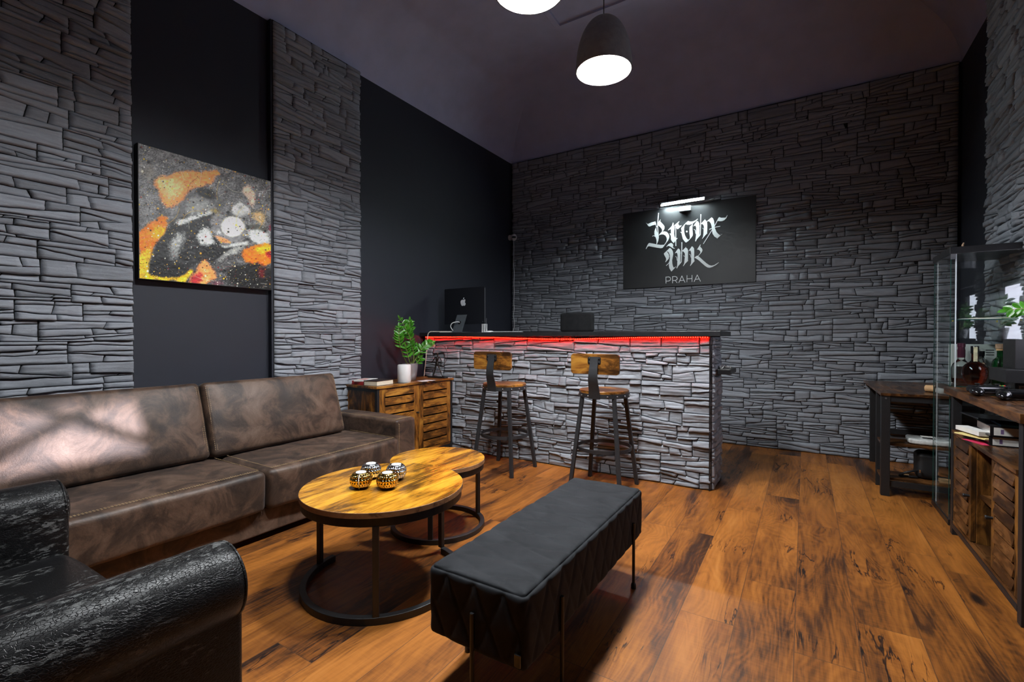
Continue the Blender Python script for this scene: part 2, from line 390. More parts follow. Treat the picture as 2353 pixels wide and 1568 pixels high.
def cove():
    """charcoal ceiling: quarter-round coving up from all four walls to a flat field, groins at the corners"""
    prof = [(1.0*(1-math.cos(t)), .585*math.sin(t)) for t in np.linspace(0, PI/2, 17)]
    rings = []
    for o, h in prof:
        x0, x1, y0, y1 = XL+o, XR-o, YF+o, YB-o
        rings.append([(x0,y0,ZC+h), (x1,y0,ZC+h), (x1,y1,ZC+h), (x0,y1,ZC+h)])
    mb = MB()
    for a, b in zip(rings, rings[1:]):
        for k in range(4):
            j = (k+1) % 4; mb.add([a[k], a[j], b[j], b[k]], [(0,1,2,3)])
    mb.add(rings[-1], [(0,1,2,3)])
    return mb
ceil = struct('ceiling', cove(), M['ceil'], smooth=False, auto=30)
zc = ZC+.585
mb = MB()                                              # the raised strip that frames the flat field
x0, x1, y0, y1 = XL+1.27, XR-1.27, YF+1.27, YB-1.27
for a in ((x0,x1,y1-.05,y1), (x0,x1,y0,y0+.05), (x0,x0+.05,y0+.05,y1-.05), (x1-.05,x1,y0+.05,y1-.05)): mb.box(a[0], a[1], a[2], a[3], zc-.022, zc+.01)
struct('trim_1', mb, M['ceil'], bevel=.004)

struct('wall_left', MB().box(XL-.15, XL, YF-.15, YB+.15, 0, ZC+.02), M['navy'])
struct('wall_back', MB().box(XL, XR, YB, YB+.15, 0, ZC+.02), M['navy'])
struct('wall_front', MB().box(XL, XR+.15, YF-.15, YF, 0, ZC+.02), M['navy'])
WIN = [(1.20, 1.98, 2.06, 2.50), (2.62, 3.42, .98, 1.44)]  # daylight openings out of view; first one added to shape the sofa's sun patch
mb = MB(); ys = [YF] + [v for w in WIN for v in w[:2]] + [YB]
for a, b in ((YF, WIN[0][0]), (WIN[0][1], 2.62), (3.42, YB)): mb.box(XR, XR+.15, a, b, 0, ZC+.02)
for y0, y1, z0, z1 in WIN: mb.box(XR, XR+.15, y0, y1, 0, z0); mb.box(XR, XR+.15, y0, y1, z1, ZC+.02)
struct('wall_right', mb, M['navy'])
M['daylight'] = emit('daylight_behind_pane', (.84,.84,1.0), 10.0)
for k, (y0, y1, z0, z1) in enumerate(WIN):
    fr = MB(); w = .05; bx = lambda a, b, c, d: fr.box(XR+.05, XR+.11, a, b, c, d)
    bx(y0, y1, z0, z0+w); bx(y0, y1, z1-w, z1); bx(y0, y0+w, z0+w, z1-w); bx(y1-w, y1, z0+w, z1-w)
    yc = (y0+y1)/2+(.15 if k else 0)
    if k: bx(yc-.025, yc+.025, z0+w, z1-w)
    if k == 0:                                          # slanting bars added to cast dark lines across that sun patch
        fr.bar((XR+.08, y0+.02, z0+.05), (XR+.08, y1-.10, z1-.03), .07, .034); fr.bar((XR+.08, y0+.30, z1-.02), (XR+.08, y1-.02, z0+.10), .07, .026)
    o = struct('unseen_window_%d' % (k+1), fr, M['gun'], bevel=.004)
    p = MB().box(XR+.078, XR+.084, y0+w*.5, y1-w*.5, z0+w*.5, z1-w*.5).build('pane', M['daylight'] if k else M['pane'], o)

# ---- split-face stone: every stone its own slab in courses, ragged edges, ledges drawn out along the bed
def stones(W, H, seed, res=(.02, .007), cr=(.078, .104), pw=(.20, .46), depth=(.006, .022), skip=None, layers=(2,3,3,4,4)):
    R = np.random.RandomState(seed); rr = R.uniform
    VS, FS, TT = [], [], []; base = 0; v = 0.
    off = R.uniform(0, 200, 2)
    while v < H-1e-6:
        ch = rr(*cr)
        if H-v-ch < .05: ch = H-v
        u = -rr(0, .25)
        while u < W-1e-6:
            w = rr(*pw); u0, u1 = max(u, 0), min(u+w, W); u += w
            if u1-u0 < .012: continue
            if W-u1 < .05: u1 = W; u = W
            n = R.choice(layers); fr = np.cumsum(rr(.35, 1.9, n)); fr /= fr[-1]
            bnd = [(0., 0.)] + [(f*ch, rr(-.28, .28) if R.rand() < .5 else rr(-.07, .07)) for f in fr[:-1]] + [(ch, 0.)]
            xc = (u0+u1)/2; pdp = rr(-.003, .004); ptint = rr(-.12, .12)
            def edge(k, X):
                y0, sl = bnd[k]
                if k in (0, n): return v+y0+0*X
                e = y0+sl*(X-xc)*min(1, .05/max(.05, abs(u1-u0)*abs(sl)*1.2))+.007*fbm(X*14+k*7+off[0], v*31+off[1]+0*X, 2)
                return v+np.clip(e, .008*k, ch-.008*(n-k))
            for k in range(n):
                cuts = [(u0, 0.)]
                L = u1-u0
                if L > .2 and R.rand() < .65: cuts.append((u0+L*rr(.25, .75), rr(-.018, .018)))
                if L > .34 and R.rand() < .4: cuts.append((max(cuts[-1][0]+.08, u0+L*rr(.72, .85)), rr(-.018, .018)))
                cuts.append((u1, 0.))
                for (xa, sa), (xb, sb) in zip(cuts, cuts[1:]):
                    if xb-xa < .02: continue
                    g = .0007
                    nx = max(3, int((xb-xa)/res[0])); hz = (bnd[k+1][0]-bnd[k][0]); nz = max(3, int(hz/res[1]))
                    eu = min(.12, .0045/(xb-xa)); ev = min(.2, .0022/max(hz, .012))
                    U = np.concatenate([[0], np.linspace(eu, 1-eu, nx), [1]]); V = np.concatenate([[0], np.linspace(ev, 1-ev, nz), [1]])
                    Ug, Vg = np.meshgrid(U, V, indexing='ij')
                    xl = xa+g+sa*(Vg-.5); xr_ = xb-g+sb*(Vg-.5); X = xl+(xr_-xl)*Ug
                    b = edge(k, X)+g; t = edge(k+1, X)-g; t = np.maximum(t, b+.003); Z = b+(t-b)*Vg
                    d = rr(*depth)+pdp+(Ug-.5)*rr(-.006, .006)+(Vg-.5)*rr(-.007, .004)
                    q = R.uniform(0, 200, 2)
                    d = d+.0078*fbm(X*7+q[0], Z*80+q[1], 3)+.0035*fbm(X*34+q[1], Z*60+q[0], 2)
                    st = fbm(X*9+q[1], Z*20+q[0], 2)*.5+Vg
                    d = d+np.where(st > rr(.3, 1.3), -.0035, 0)
                    d = np.maximum(d, .001)
                    ring = np.zeros_like(d, bool); ring[1,:] = ring[-2,:] = True; ring[:,1] = ring[:,-2] = True
                    d = np.where(ring, d*.86, d)
                    brd = np.zeros_like(d, bool); brd[0,:] = brd[-1,:] = True; brd[:,0] = brd[:,-1] = True
                    d = np.where(brd, -.006, d)
                    if skip is not None and skip(X.mean(), Z.mean()): continue
                    m_, n_ = X.shape
                    VS.append(np.stack([X, Z, d], -1).reshape(-1, 3))
                    i = np.arange(m_*n_).reshape(m_, n_)
                    FS.append(np.stack([i[:-1,:-1], i[1:,:-1], i[1:,1:], i[:-1,1:]], -1).reshape(-1, 4)+base); base += m_*n_
                    tn = .5+ptint+rr(-.22, .22); TT.append(np.full(m_*n_, tn))
        v += ch
    return np.concatenate(VS), np.concatenate(FS), np.concatenate(TT)

def stone_obj(name, W, H, seed, origin, ud, nd_, mat, parent=None, **k):
    V, F, T = stones(W, H, seed, **k)
    u = np.array(ud, float); n = np.array(nd_, float); o = np.array(origin, float)
    P = o+V[:, :1]*u+V[:, 1:2]*np.array([0,0,1.])+V[:, 2:]*n
    if np.dot(np.cross(u, (0,0,1.)), n) < 0: F = F[:, ::-1]
    me = bpy.data.meshes.new(name); me.vertices.add(len(P)); me.vertices.foreach_set('co', P.ravel())
    me.loops.add(F.size); me.loops.foreach_set('vertex_index', F.ravel().astype(np.int32))
    me.polygons.add(len(F)); me.polygons.foreach_set('loop_start', np.arange(0, F.size, 4, dtype=np.int32))
    me.update(calc_edges=True); me.materials.append(mat)
    a = me.attributes.new('tint', 'FLOAT', 'POINT'); a.data.foreach_set('value', T.astype(np.float32))
    ob = bpy.data.objects.new(name, me); COL.objects.link(ob)
    if parent: ob.parent = parent
    return ob

def backing(name, mb, stone_args, kind='structure'):
    o = struct(name, mb, M['joint'])
    for a in stone_args:
        s = stone_obj('stone_cladding', parent=o, **a); s['kind'] = 'structure'
    return o
# back wall: the whole width, floor to ceiling
backing('wall_back_cladding', MB().box(XL+.012, XR-.018, YB-.03, YB+.0, 0, ZC-.002),
        [dict(W=XR-.018-XL-.012, H=ZC-.012, seed=3, origin=(XL+.012, YB-.03, .002), ud=(1,0,0), nd_=(0,-1,0), mat=M['stone'], res=(.022,.009))])
# left pillars
FX = XL+.042
backing('pillar_1', MB().box(XL, FX, -1.2, 1.082, 0, ZC-.002),
        [dict(W=2.28, H=ZC-.012, seed=5, origin=(FX, -1.2, .002), ud=(0,1,0), nd_=(1,0,0), mat=M['stone'], res=(.016,.006), cr=(.082,.115), depth=(.006,.026), layers=(2,3,3,4))])
pl = backing('pillar_2', MB().box(XL, FX, 1.885, 2.640, 0, ZC-.002),
        [dict(W=.75, H=ZC-.012, seed=8, origin=(FX, 1.887, .002), ud=(0,1,0), nd_=(1,0,0), mat=M['stone'], res=(.018,.007))])
sd = struct('trim_2', MB().box(XL, FX-.002, 1.872, 1.884, 0, ZC-.004), M['navy'])
# right pillar, past the display cabinet
backing('pillar_3', MB().box(XR-.055, XR, 3.46, 4.20, 0, ZC-.002),
        [dict(W=.74, H=ZC-.012, seed=13, origin=(XR-.055, 3.46, .002), ud=(0,1,0), nd_=(-1,0,0), mat=M['stone'], res=(.02,.009))])

# ------------------------------------------------------------------ lamps
def pendant(loc, label):
    x, y, z = loc; R = .163; H = .31
    t = Thing('pendant_lamp', label, 'lamp', loc, group='pendant lamps in a row under the ceiling')
    prof = [(R*math.cos(a)**.82 if a < PI/2-.01 else .012, H*math.sin(a)) for a in np.linspace(0, PI/2, 18)]
    inn = [(max(r-.006, .008), max(0, h-.004)) for r, h in prof]
    t.part('shade', MB().lathe([(r, z+h) for r, h in prof], (x, y, 0), 48), M['lampout'], smooth=True)
    t.part('lining', MB().lathe([(r, z+h) for r, h in inn]+[], (x, y, 0), 48), M['lampin'], smooth=True)
    t.part('diffuser', MB().lathe([(0, z+.036), (.07, z+.038), (.110, z+.050), (.111, z+.064), (0, z+.064)], (x, y, 0), 48), M['diff'], smooth=True)
    t.part('cable', MB().cyl((x, y, z+H-.004), (x, y, zc), .0032, seg=8), M['black'])
    t.part('canopy', MB().lathe([(0, zc), (.05, zc), (.05, zc-.02), (.02, zc-.03), (0, zc-.03)], (x, y, 0), 24), M['lampout'])
    return t
pendant((-1.01, 2.63, 2.62), 'dark egg-shaped pendant lamp, whole shade in view, nearer the sign wall')
pendant((-1.06, 1.84, 2.62), 'pendant lamp whose glowing opening is cut by the top of the photo')
for k, (x, y) in enumerate(((-1.09, 1.05),)):     # added fill lamp out of view, set in line with the pendants
    l = bpy.data.lights.new('unseen_fill_lamp', 'AREA'); l.shape = 'DISK'; l.size = .22; l.energy = 36; l.spread = math.radians(168); l.color = (.94,.975,1)
    o = bpy.data.objects.new('unseen_fill_lamp', l); COL.objects.link(o); o.location = (x, y, 2.62)

# ------------------------------------------------------------------ camera
cd = bpy.data.cameras.new('camera'); cam = bpy.data.objects.new('camera', cd); COL.objects.link(cam)
cd.sensor_fit = 'HORIZONTAL'; cd.sensor_width = 36; cd.lens = 36*1076.0/2353; cd.clip_start = .02
cam.location = (0, 0, CAM_Z); cam.rotation_euler = (math.radians(90-.534), 0, math.radians(32.03)); S.camera = cam
w = bpy.data.worlds.new('world'); S.world = w; w.use_nodes = True
w.node_tree.nodes['Background'].inputs[0].default_value = (.6,.65,.8,1); w.node_tree.nodes['Background'].inputs[1].default_value = 2.5
sl = bpy.data.lights.new('low_sun', 'SUN'); sl.energy = 13.0; sl.angle = math.radians(.9); sl.color = (1,.86,.93); so = bpy.data.objects.new('low_sun', sl); COL.objects.link(so)
so.location = (4, 2.5, 4); so.rotation_euler = Vector((-3.95,-.93,-1.66)).to_track_quat('-Z', 'Y').to_euler()
S.view_settings.view_transform = 'Standard'; S.view_settings.look = 'None'; S.view_settings.exposure = 0; S.view_settings.gamma = 1; S.view_settings.use_curve_mapping = False
S.cycles.use_denoising = True; S.cycles.use_adaptive_sampling = True; S.cycles.adaptive_threshold = .08; S.cycles.adaptive_min_samples = 16; S.cycles.max_bounces = 7; S.cycles.diffuse_bounces = 3; S.cycles.glossy_bounces = 4; S.cycles.transmission_bounces = 8; S.cycles.transparent_max_bounces = 24
S.cycles.sample_clamp_indirect = 6; S.cycles.caustics_reflective = False; S.cycles.caustics_refractive = False; S.cycles.blur_glossy = .5
# ------------------------------------------------------------------ sofa
def dashes(mb, pts, r=.0011, on=.007, off=.0045):
    pts = [Vector(p) for p in pts]; acc = 0
    for a, b in zip(pts, pts[1:]):
        L = (b-a).length; d = (b-a)/L; s = 0
        while s < L:
            e = min(s+on, L)
            mb.bar(a+d*s, a+d*e, 2*r, 2*r); s = e+off
    return mb
def sofa():
    t = Thing('sofa', 'brown leather two-cushion sofa with tan stitching along the left wall', 'sofa', (-2.72, 1.36, 0))
    y0, y1, ys = .44, 2.29, 1.365
    base = rbox(.70, y1-y0+.34, .14, .012, .2, c=(-2.725, (y0+y1)/2, .105))
    t.part('base', base, M['leather'], smooth=True)
    ft = MB()
    for fx in (-3.0, -2.45):
        for fy in (.34, 2.40): ft.box(fx-.03, fx+.03, fy-.03, fy+.03, 0, .04)
    for k in range(4): pass
    for fx, fy in ((-3.0,.34),(-2.45,.34),(-3.0,2.40),(-2.45,2.40)):
        t.part('foot', MB().box(fx-.03, fx+.03, fy-.03, fy+.03, 0, .037), M['blackwood'])
    def seat(a, b, seed):
        L = b-a
        def disp(P, N):
            u = P[...,1]/(L/2); v = P[...,0]/.27
            top = np.clip(N[...,2], 0, 1)*(.012*(1-u**4)*(1-np.clip(v,-1,1)**4)) + .0045*fbm(P[...,0]*9+seed, P[...,1]*9, 3)*np.clip(N[...,2], 0, 1)
            fr = np.clip(N[...,0], 0, 1)*(.006*fbm(P[...,1]*11+seed, P[...,2]*16, 3)+.008*(1-u**6))
            return top+fr
        return rbox(.56, L, .205, .030, .028, disp, c=(-2.61, (a+b)/2, .268))
    for a, b, sd_ in ((y0, ys-.003, 1), (ys+.003, y1-.002, 5)):
        s = t.part('seat_cushion', seat(a, b, sd_), M['leather'], smooth=True)
        st = MB(); z = .3775
        for dx in (.019, .031): dashes(st, [(-2.331-dx, a+.03, z), (-2.331-dx, b-.03, z)], .0009)
        dashes(st, [(-2.36, b-.03, z+.001), (-2.80, b-.03, z+.004)]); dashes(st, [(-2.36, a+.03, z+.001), (-2.80, a+.03, z+.004)])
        t.part('stitching', st, M['stitch'], s)
    def back(a, b, seed):
        L = b-a; Hh = .43
        def disp(P, N):
            u = P[...,1]/(L/2); v = P[...,2]/(Hh/2)
            f = np.clip(N[...,0], 0, 1)
            return f*(.030*(1-np.abs(u)**3.5)*(1-np.abs(np.clip(v,-1,1))**3)) + f*.004*fbm(P[...,1]*10+seed, P[...,2]*12, 3)+f*np.clip(v, 0, 1)*.0028*fbm(P[...,1]*48+seed, P[...,2]*60, 2)
        mb = rbox(.17, L, Hh, .028, .024, disp)
        mb.xf(Matrix.Translation((-2.915, (a+b)/2, .572)) @ Matrix.Rotation(math.radians(-18), 4, 'Y'))
        st = MB(); q = .0
        for off in (.012, .022):
            x = .085+.001
            q = lambda e: .0855-.028+math.sqrt(max(0, .028**2-max(0, .028-e)**2))+.0008; e = .004+off
            dashes(st, [(q(e)+.001, -L/2+e, -.18), (q(e)+.0035, -L/2+e, 0), (q(e)+.001, -L/2+e, Hh/2-.03), (q(e)-.0005, -L/2+.02+e, Hh/2-e), (q(e)+.001, 0, Hh/2-e), (q(e)-.0005, L/2-.02-e, Hh/2-e), (q(e)+.001, L/2-e, Hh/2-.03), (q(e)+.0035, L/2-e, 0), (q(e)+.001, L/2-e, -.18)], .0009)
        st.xf(Matrix.Translation((-2.915, (a+b)/2, .572)) @ Matrix.Rotation(math.radians(-18), 4, 'Y'))
        return mb, st
    for a, b, sd_ in ((y0, 1.307, 2), (1.315, 2.20, 9)):
        mb, st = back(a, b, sd_); o = t.part('back_cushion', mb, M['leather'], smooth=True); t.part('stitching', st, M['stitch'], o)
    for yc in (2.385, .345):
        def disp(P, N): return .004*fbm(P[...,0]*8+yc, P[...,2]*8+P[...,1]*5, 2)
        a = t.part('armrest', rbox(.70, .186, .45, .022, .04, disp, c=(-2.715, yc, .262)), M['leather'], smooth=True)
        st = MB(); s = 1
        for dx in (.024, .034): dashes(st, [(-2.365-dx, yc-.075, .4885), (-2.365-dx, yc+.075, .4885)], .0013)
        dashes(st, [(-2.3625, yc-.072, .08), (-2.3625, yc-.072, .455), (-2.385, yc-.072, .4885), (-3.02, yc-.072, .4885)], .0013)
        t.part('stitching', st, M['stitch'], a)
sofa()

# ------------------------------------------------------------------ armchair (only its two rolled arms and seat reach into the photo)
def armchair():
    t = Thing('armchair', 'black leather armchair with cracked rolled arms in the near corner', 'armchair', (-1.72, .15, 0))
    def arm(xc, yf, pdx):
        R = .094; zc_ = .464
        pr = [(0, yf), (.035, yf-.001), (.066, yf-.004), (.082, yf-.012), (.091, yf-.024), (R, yf-.04)]
        n = 40; yb = -.30
        pr += [(R, yf-.04-(yf-.04-yb)*k/n) for k in range(1, n+1)]+[(0, yb)]
        # axis along y: lathe about y
        vs = MB(); seg = 56; L = len(pr)
        V = []; F = []
        for k in range(seg):
            a = 2*PI*k/seg
            for (r, y) in pr:
                rr_ = r*(1+.010*float(fbm(y*6+xc, a*1.5, 2)))
                V.append((xc+rr_*math.cos(a), y, zc_+rr_*math.sin(a)))
        for k in range(seg):
            j = (k+1) % seg
            for i in range(L-1): F.append((k*L+i, k*L+i+1, j*L+i+1, j*L+i))
        vs.add(V, F)
        o = t.part('armrest', vs, M['cracked'], smooth=True, weld=1e-5)
        pip = MB().tube([(xc+(R-.006)*math.cos(a), yf-.020, zc_+(R-.006)*math.sin(a)) for a in np.linspace(0, 2*PI, 40)[:-1]], .0045, 6, closed=True)
        t.part('piping', pip, M['cracked'], o, smooth=True)
        t.part('side_panel', rbox(.158, yf-.012-yb, .42, .014, .06, c=(xc+pdx, (yf-.012+yb)/2, .262)), M['cracked'], o, smooth=True)
    arm(-1.205, .62, -.015); arm(-2.228, .565, .014)
    def d(P, N): return np.clip(N[...,2],0,1)*.02*(1-(P[...,0]/.45)**4)
    t.part('seat_cushion', rbox(.87, .72, .17, .035, .05, d, c=(-1.716, .19, .235)), M['cracked'], smooth=True)
    t.part('base', MB().box(-2.14, -1.29, -.30, .53, .05, .152), M['cracked'], bevel=.008)
    mb = rbox(1.12, .2, .66, .05, .08, c=(-1.716, -.36, .43)); t.part('backrest', mb, M['cracked'], smooth=True)
    for x in (-2.2, -1.22):
        for y in (-.34, .52): t.part('foot', MB().cyl((x, y, 0), (x, y, .053), .024), M['blackwood'])
armchair()

# ------------------------------------------------------------------ nesting coffee tables
def coffee_table(cx, cy, R, z, leg_deg, gap, label, sq=.024):
    t = Thing('coffee_table', label, 'table', (cx, cy, 0), group='round nesting coffee tables')
    th = .021
    mb = MB(); n = 96
    ring = lambda r, zz: [(cx+r*math.cos(2*PI*k/n), cy+r*math.sin(2*PI*k/n), zz) for k in range(n)]
    mb.add(ring(R-.0012, z), [tuple(range(n))]); 
    o = t.part('tabletop', mb, M['top_x'])
    mb = MB(); b = ring(R, z-th); a = ring(R, z-.0012); c = ring(R-.0012, z); dd = ring(R-.02, z-th)
    for p, q in ((a, c), (b, a), (dd, b)): mb.add(p+q, [(k, (k+1) % n, n+(k+1) % n, n+k) for k in range(n)])
    mb.add(dd, [tuple(range(n))[::-1]]); t.part('edge_band', mb, M['edge'], o)
    def hoop(r, z0, z1, w, a0=0, a1=2*PI):
        m = MB(); full = abs(a1-a0-2*PI) < 1e-6; N = 88
        A = np.linspace(a0, a1, N+1)
        rows = [[(cx+q*math.cos(a), cy+q*math.sin(a), zz) for (q, zz) in ((r-w, z0), (r, z0), (r, z1), (r-w, z1))] for a in A]
        for i in range(N):
            for k in range(4):
                j = (k+1) % 4; m.add([rows[i][k], rows[i][j], rows[i+1][j], rows[i+1][k]], [(0,1,2,3)])
        if not full: m.add(rows[0], [(0,1,2,3)]); m.add(rows[-1], [(3,2,1,0)])
        return m
    t.part('top_frame', hoop(R-.006, z-th-.034, z-th, .022), M['black'], bevel=.0015)
    a0, a1 = gap if gap else (0, 2*PI)
    t.part('base_ring', hoop(R-.002, 0, sq+.002, sq, a0, a1), M['black'], bevel=.002)
    for dg in leg_deg:
        a = math.radians(dg); x = cx+(R-.014)*math.cos(a); y = cy+(R-.014)*math.sin(a)
        ca, sa = math.cos(a), math.sin(a)
        t.part('leg', MB().bar((x, y, sq), (x, y, z-th-.030), .024, .020, up=(ca, sa, 0)), M['black'], bevel=.002)
    return t
coffee_table(-1.556, 1.434, .342, .416, (-48, 197, 82), (math.radians(182), math.radians(182+258)), 'larger round coffee table with the four candle holders on its amber top', .026)
coffee_table(-1.745, 2.005, .262, .378, (62, -58, 180), None, 'smaller round coffee table tucked behind the candle table', .024)

# ------------------------------------------------------------------ candle holders
def candle_holder(loc, met, label):
    x, y, z = loc; t = Thing('candle_holder', label, 'candle holder', loc, group='perforated ball candle holders on the coffee table')
    n, m = 120, 56; V = []; F = []; mi = []
    R = .0455; Hh = .078; rows = 5; cols = 22
    th0, th1 = .62, PI-.48
    zc_ = Hh/2
    for i in range(m+1):
        th = th0+(th1-th0)*i/m
        for k in range(n):
            a = 2*PI*k/n
            row = (th-th0-.10)/((th1-th0-.2)/rows); ri = math.floor(row); fr = row-ri-.5
            cp = (a/(2*PI)*cols+(.5 if ri % 2 else 0)) % 1-.5
            d = math.hypot(cp/.30, fr/.40); ins = 0 <= ri < rows
            dip = -.0042*max(0, 1-d**3) if (ins and d < 1) else (.0012*max(0, 1-abs(d-1.15)/.25) if ins else 0)
            rr_ = (R+dip); V.append((rr_*math.sin(th)*math.cos(a), rr_*math.sin(th)*math.sin(a), zc_+.040*math.cos(th)*(1+dip/R)))
    mb = MB(); 
    for i in range(m):
        for k in range(n): F.append((i*n+k, (i+1)*n+k, (i+1)*n+(k+1) % n, i*n+(k+1) % n))
    mb.add(V, F)
    for fi, f in enumerate(F):
        i, k = divmod(fi, n); th = th0+(th1-th0)*(i+.5)/m; a = 2*PI*(k+.5)/n
        row = (th-th0-.10)/((th1-th0-.2)/rows); ri = math.floor(row); fr = row-ri-.5; cp = (a/(2*PI)*cols+(.5 if ri % 2 else 0)) % 1-.5
        if 0 <= ri < rows and math.hypot(cp/.30, fr/.40) < .56: mb.mi[fi] = 1
    zb = zc_+.040*math.cos(th1); rb = R*math.sin(th1); zt = zc_+.040*math.cos(th0); rt = R*math.sin(th0)
    for q in range(len(mb.v)): mb.v[q] = (mb.v[q][0], mb.v[q][1], mb.v[q][2]-zb)
    b0 = len(mb.f); mb.lathe([(rb, 0), (0, 0)], seg=n); mb.lathe([(rt, zt-zb), (rt-.003, zt-zb-.001), (rt-.004, zt-zb-.012), (0, zt-zb-.012)], seg=n)
    mb.xf(Matrix.Translation((x, y, z)))
    t.part('holder', mb, [met, M['hole']], smooth=True, weld=1e-5)
    c = t.part('tealight', MB().lathe([(rt-.0055, zt-zb-.0118), (rt-.0052, zt-zb+.0005), (rt-.007, zt-zb+.001), (0, zt-zb-.0005)], (x, y, z), 40), M['wax'], smooth=True, label='white tealight set in the mouth of the holder')
    t.part('wick', MB().cyl((x, y, z+zt-zb-.001), (x+.001, y, z+zt-zb+.006), .0007, seg=6), M['blackplastic'], c)
    return t
ZT = .416
candle_holder((-1.600, 1.345, ZT), M['gold'], 'gold candle holder with a white ribbon thread, left of the two gold ones')
candle_holder((-1.500, 1.400, ZT), M['gold'], 'gold candle holder on the right, in front of the silver pair')
candle_holder((-1.672, 1.462, ZT), M['chrome'], 'silver candle holder behind the left gold one')
candle_holder((-1.563, 1.512, ZT), M['chrome'], 'silver candle holder furthest right, behind the right gold one')
rb_ = MB().tube([(-1.600+.048*math.sin(q)*.62, 1.345-.048*math.sin(q)*.80, ZT+.037+.039*math.cos(q)) for q in np.linspace(.75, 2.55, 12)], .0016, 6)
one('ribbon', rb_, M['paper'], 'thin white ribbon thread hanging down the left gold candle holder', 'ribbon', (-1.6, 1.3, ZT))

# ------------------------------------------------------------------ quilted bench
def bench():
    x0, x1, y0, y1, z0, z1 = -.952, -.612, 1.045, 2.085, .172, .382
    t = Thing('upholstered_bench', 'long black quilted velvet bench on thin rod legs before the bar', 'bench', ((x0+x1)/2, (y0+y1)/2, 0))
    sx, sy, sz = x1-x0, y1-y0, z1-z0
    def groove(a, b, pa, pb):
        u = a/pa+b/pb; v = a/pa-b/pb
        du = np.abs(u-np.round(u))*pa*.85; dv = np.abs(v-np.round(v))*pa*.85; d = np.minimum(du, dv)
        return -.0065*np.exp(-(d/.0052)**2)+.0022*np.minimum(1, d/.03)
    def disp(P, N):
        x, y, z = P[...,0], P[...,1], P[...,2]
        fx = groove(y, z+sz/2, .098, .20)*.6*np.abs(N[...,0])**4; fy = groove(x, z+sz/2, .098, .20)*.8*np.abs(N[...,1])**4; fz = groove(y, x+sx/2, .105, .36)*.6*np.abs(N[...,2])**4
        seam = -.004*np.exp(-((np.abs(N[...,2])-.707)/.10)**2)
        return fx+fy+fz+seam+.0025*fbm(x*8+y*5, z*9+y*4, 2)
    t.part('cushion', rbox(sx, sy, sz, .022, .0075, disp, c=((x0+x1)/2, (y0+y1)/2, (z0+z1)/2)), M['velvet'], smooth=True)
    for (x, y, top, ux, uy) in ((x1+.005, 1.25, .290, 1, 0), (x1+.005, 1.935, .275, 1, 0), (-.782, y0-.005, .290, 0, -1), (x0-.005, 1.25, .29, -1, 0), (x0-.005, 1.935, .29, -1, 0), (-.782, y1+.005, .29, 0, 1)):
        l = t.part('leg', MB().cyl((x, y, .0), (x, y, top), .0062, seg=14), M['black'], smooth=False)
        t.part('foot_cap', MB().lathe([(0, 0), (.0105, 0), (.0105, .016), (.008, .022), (.0062, .024)], (x, y, 0), 16), M['blackplastic'], l)
    t.part('label_tag', MB().box(x1-.030, x1-.012, y0-.009, y0-.004, z0+.022, z0+.056), M['gloss'], bevel=.001)
bench()

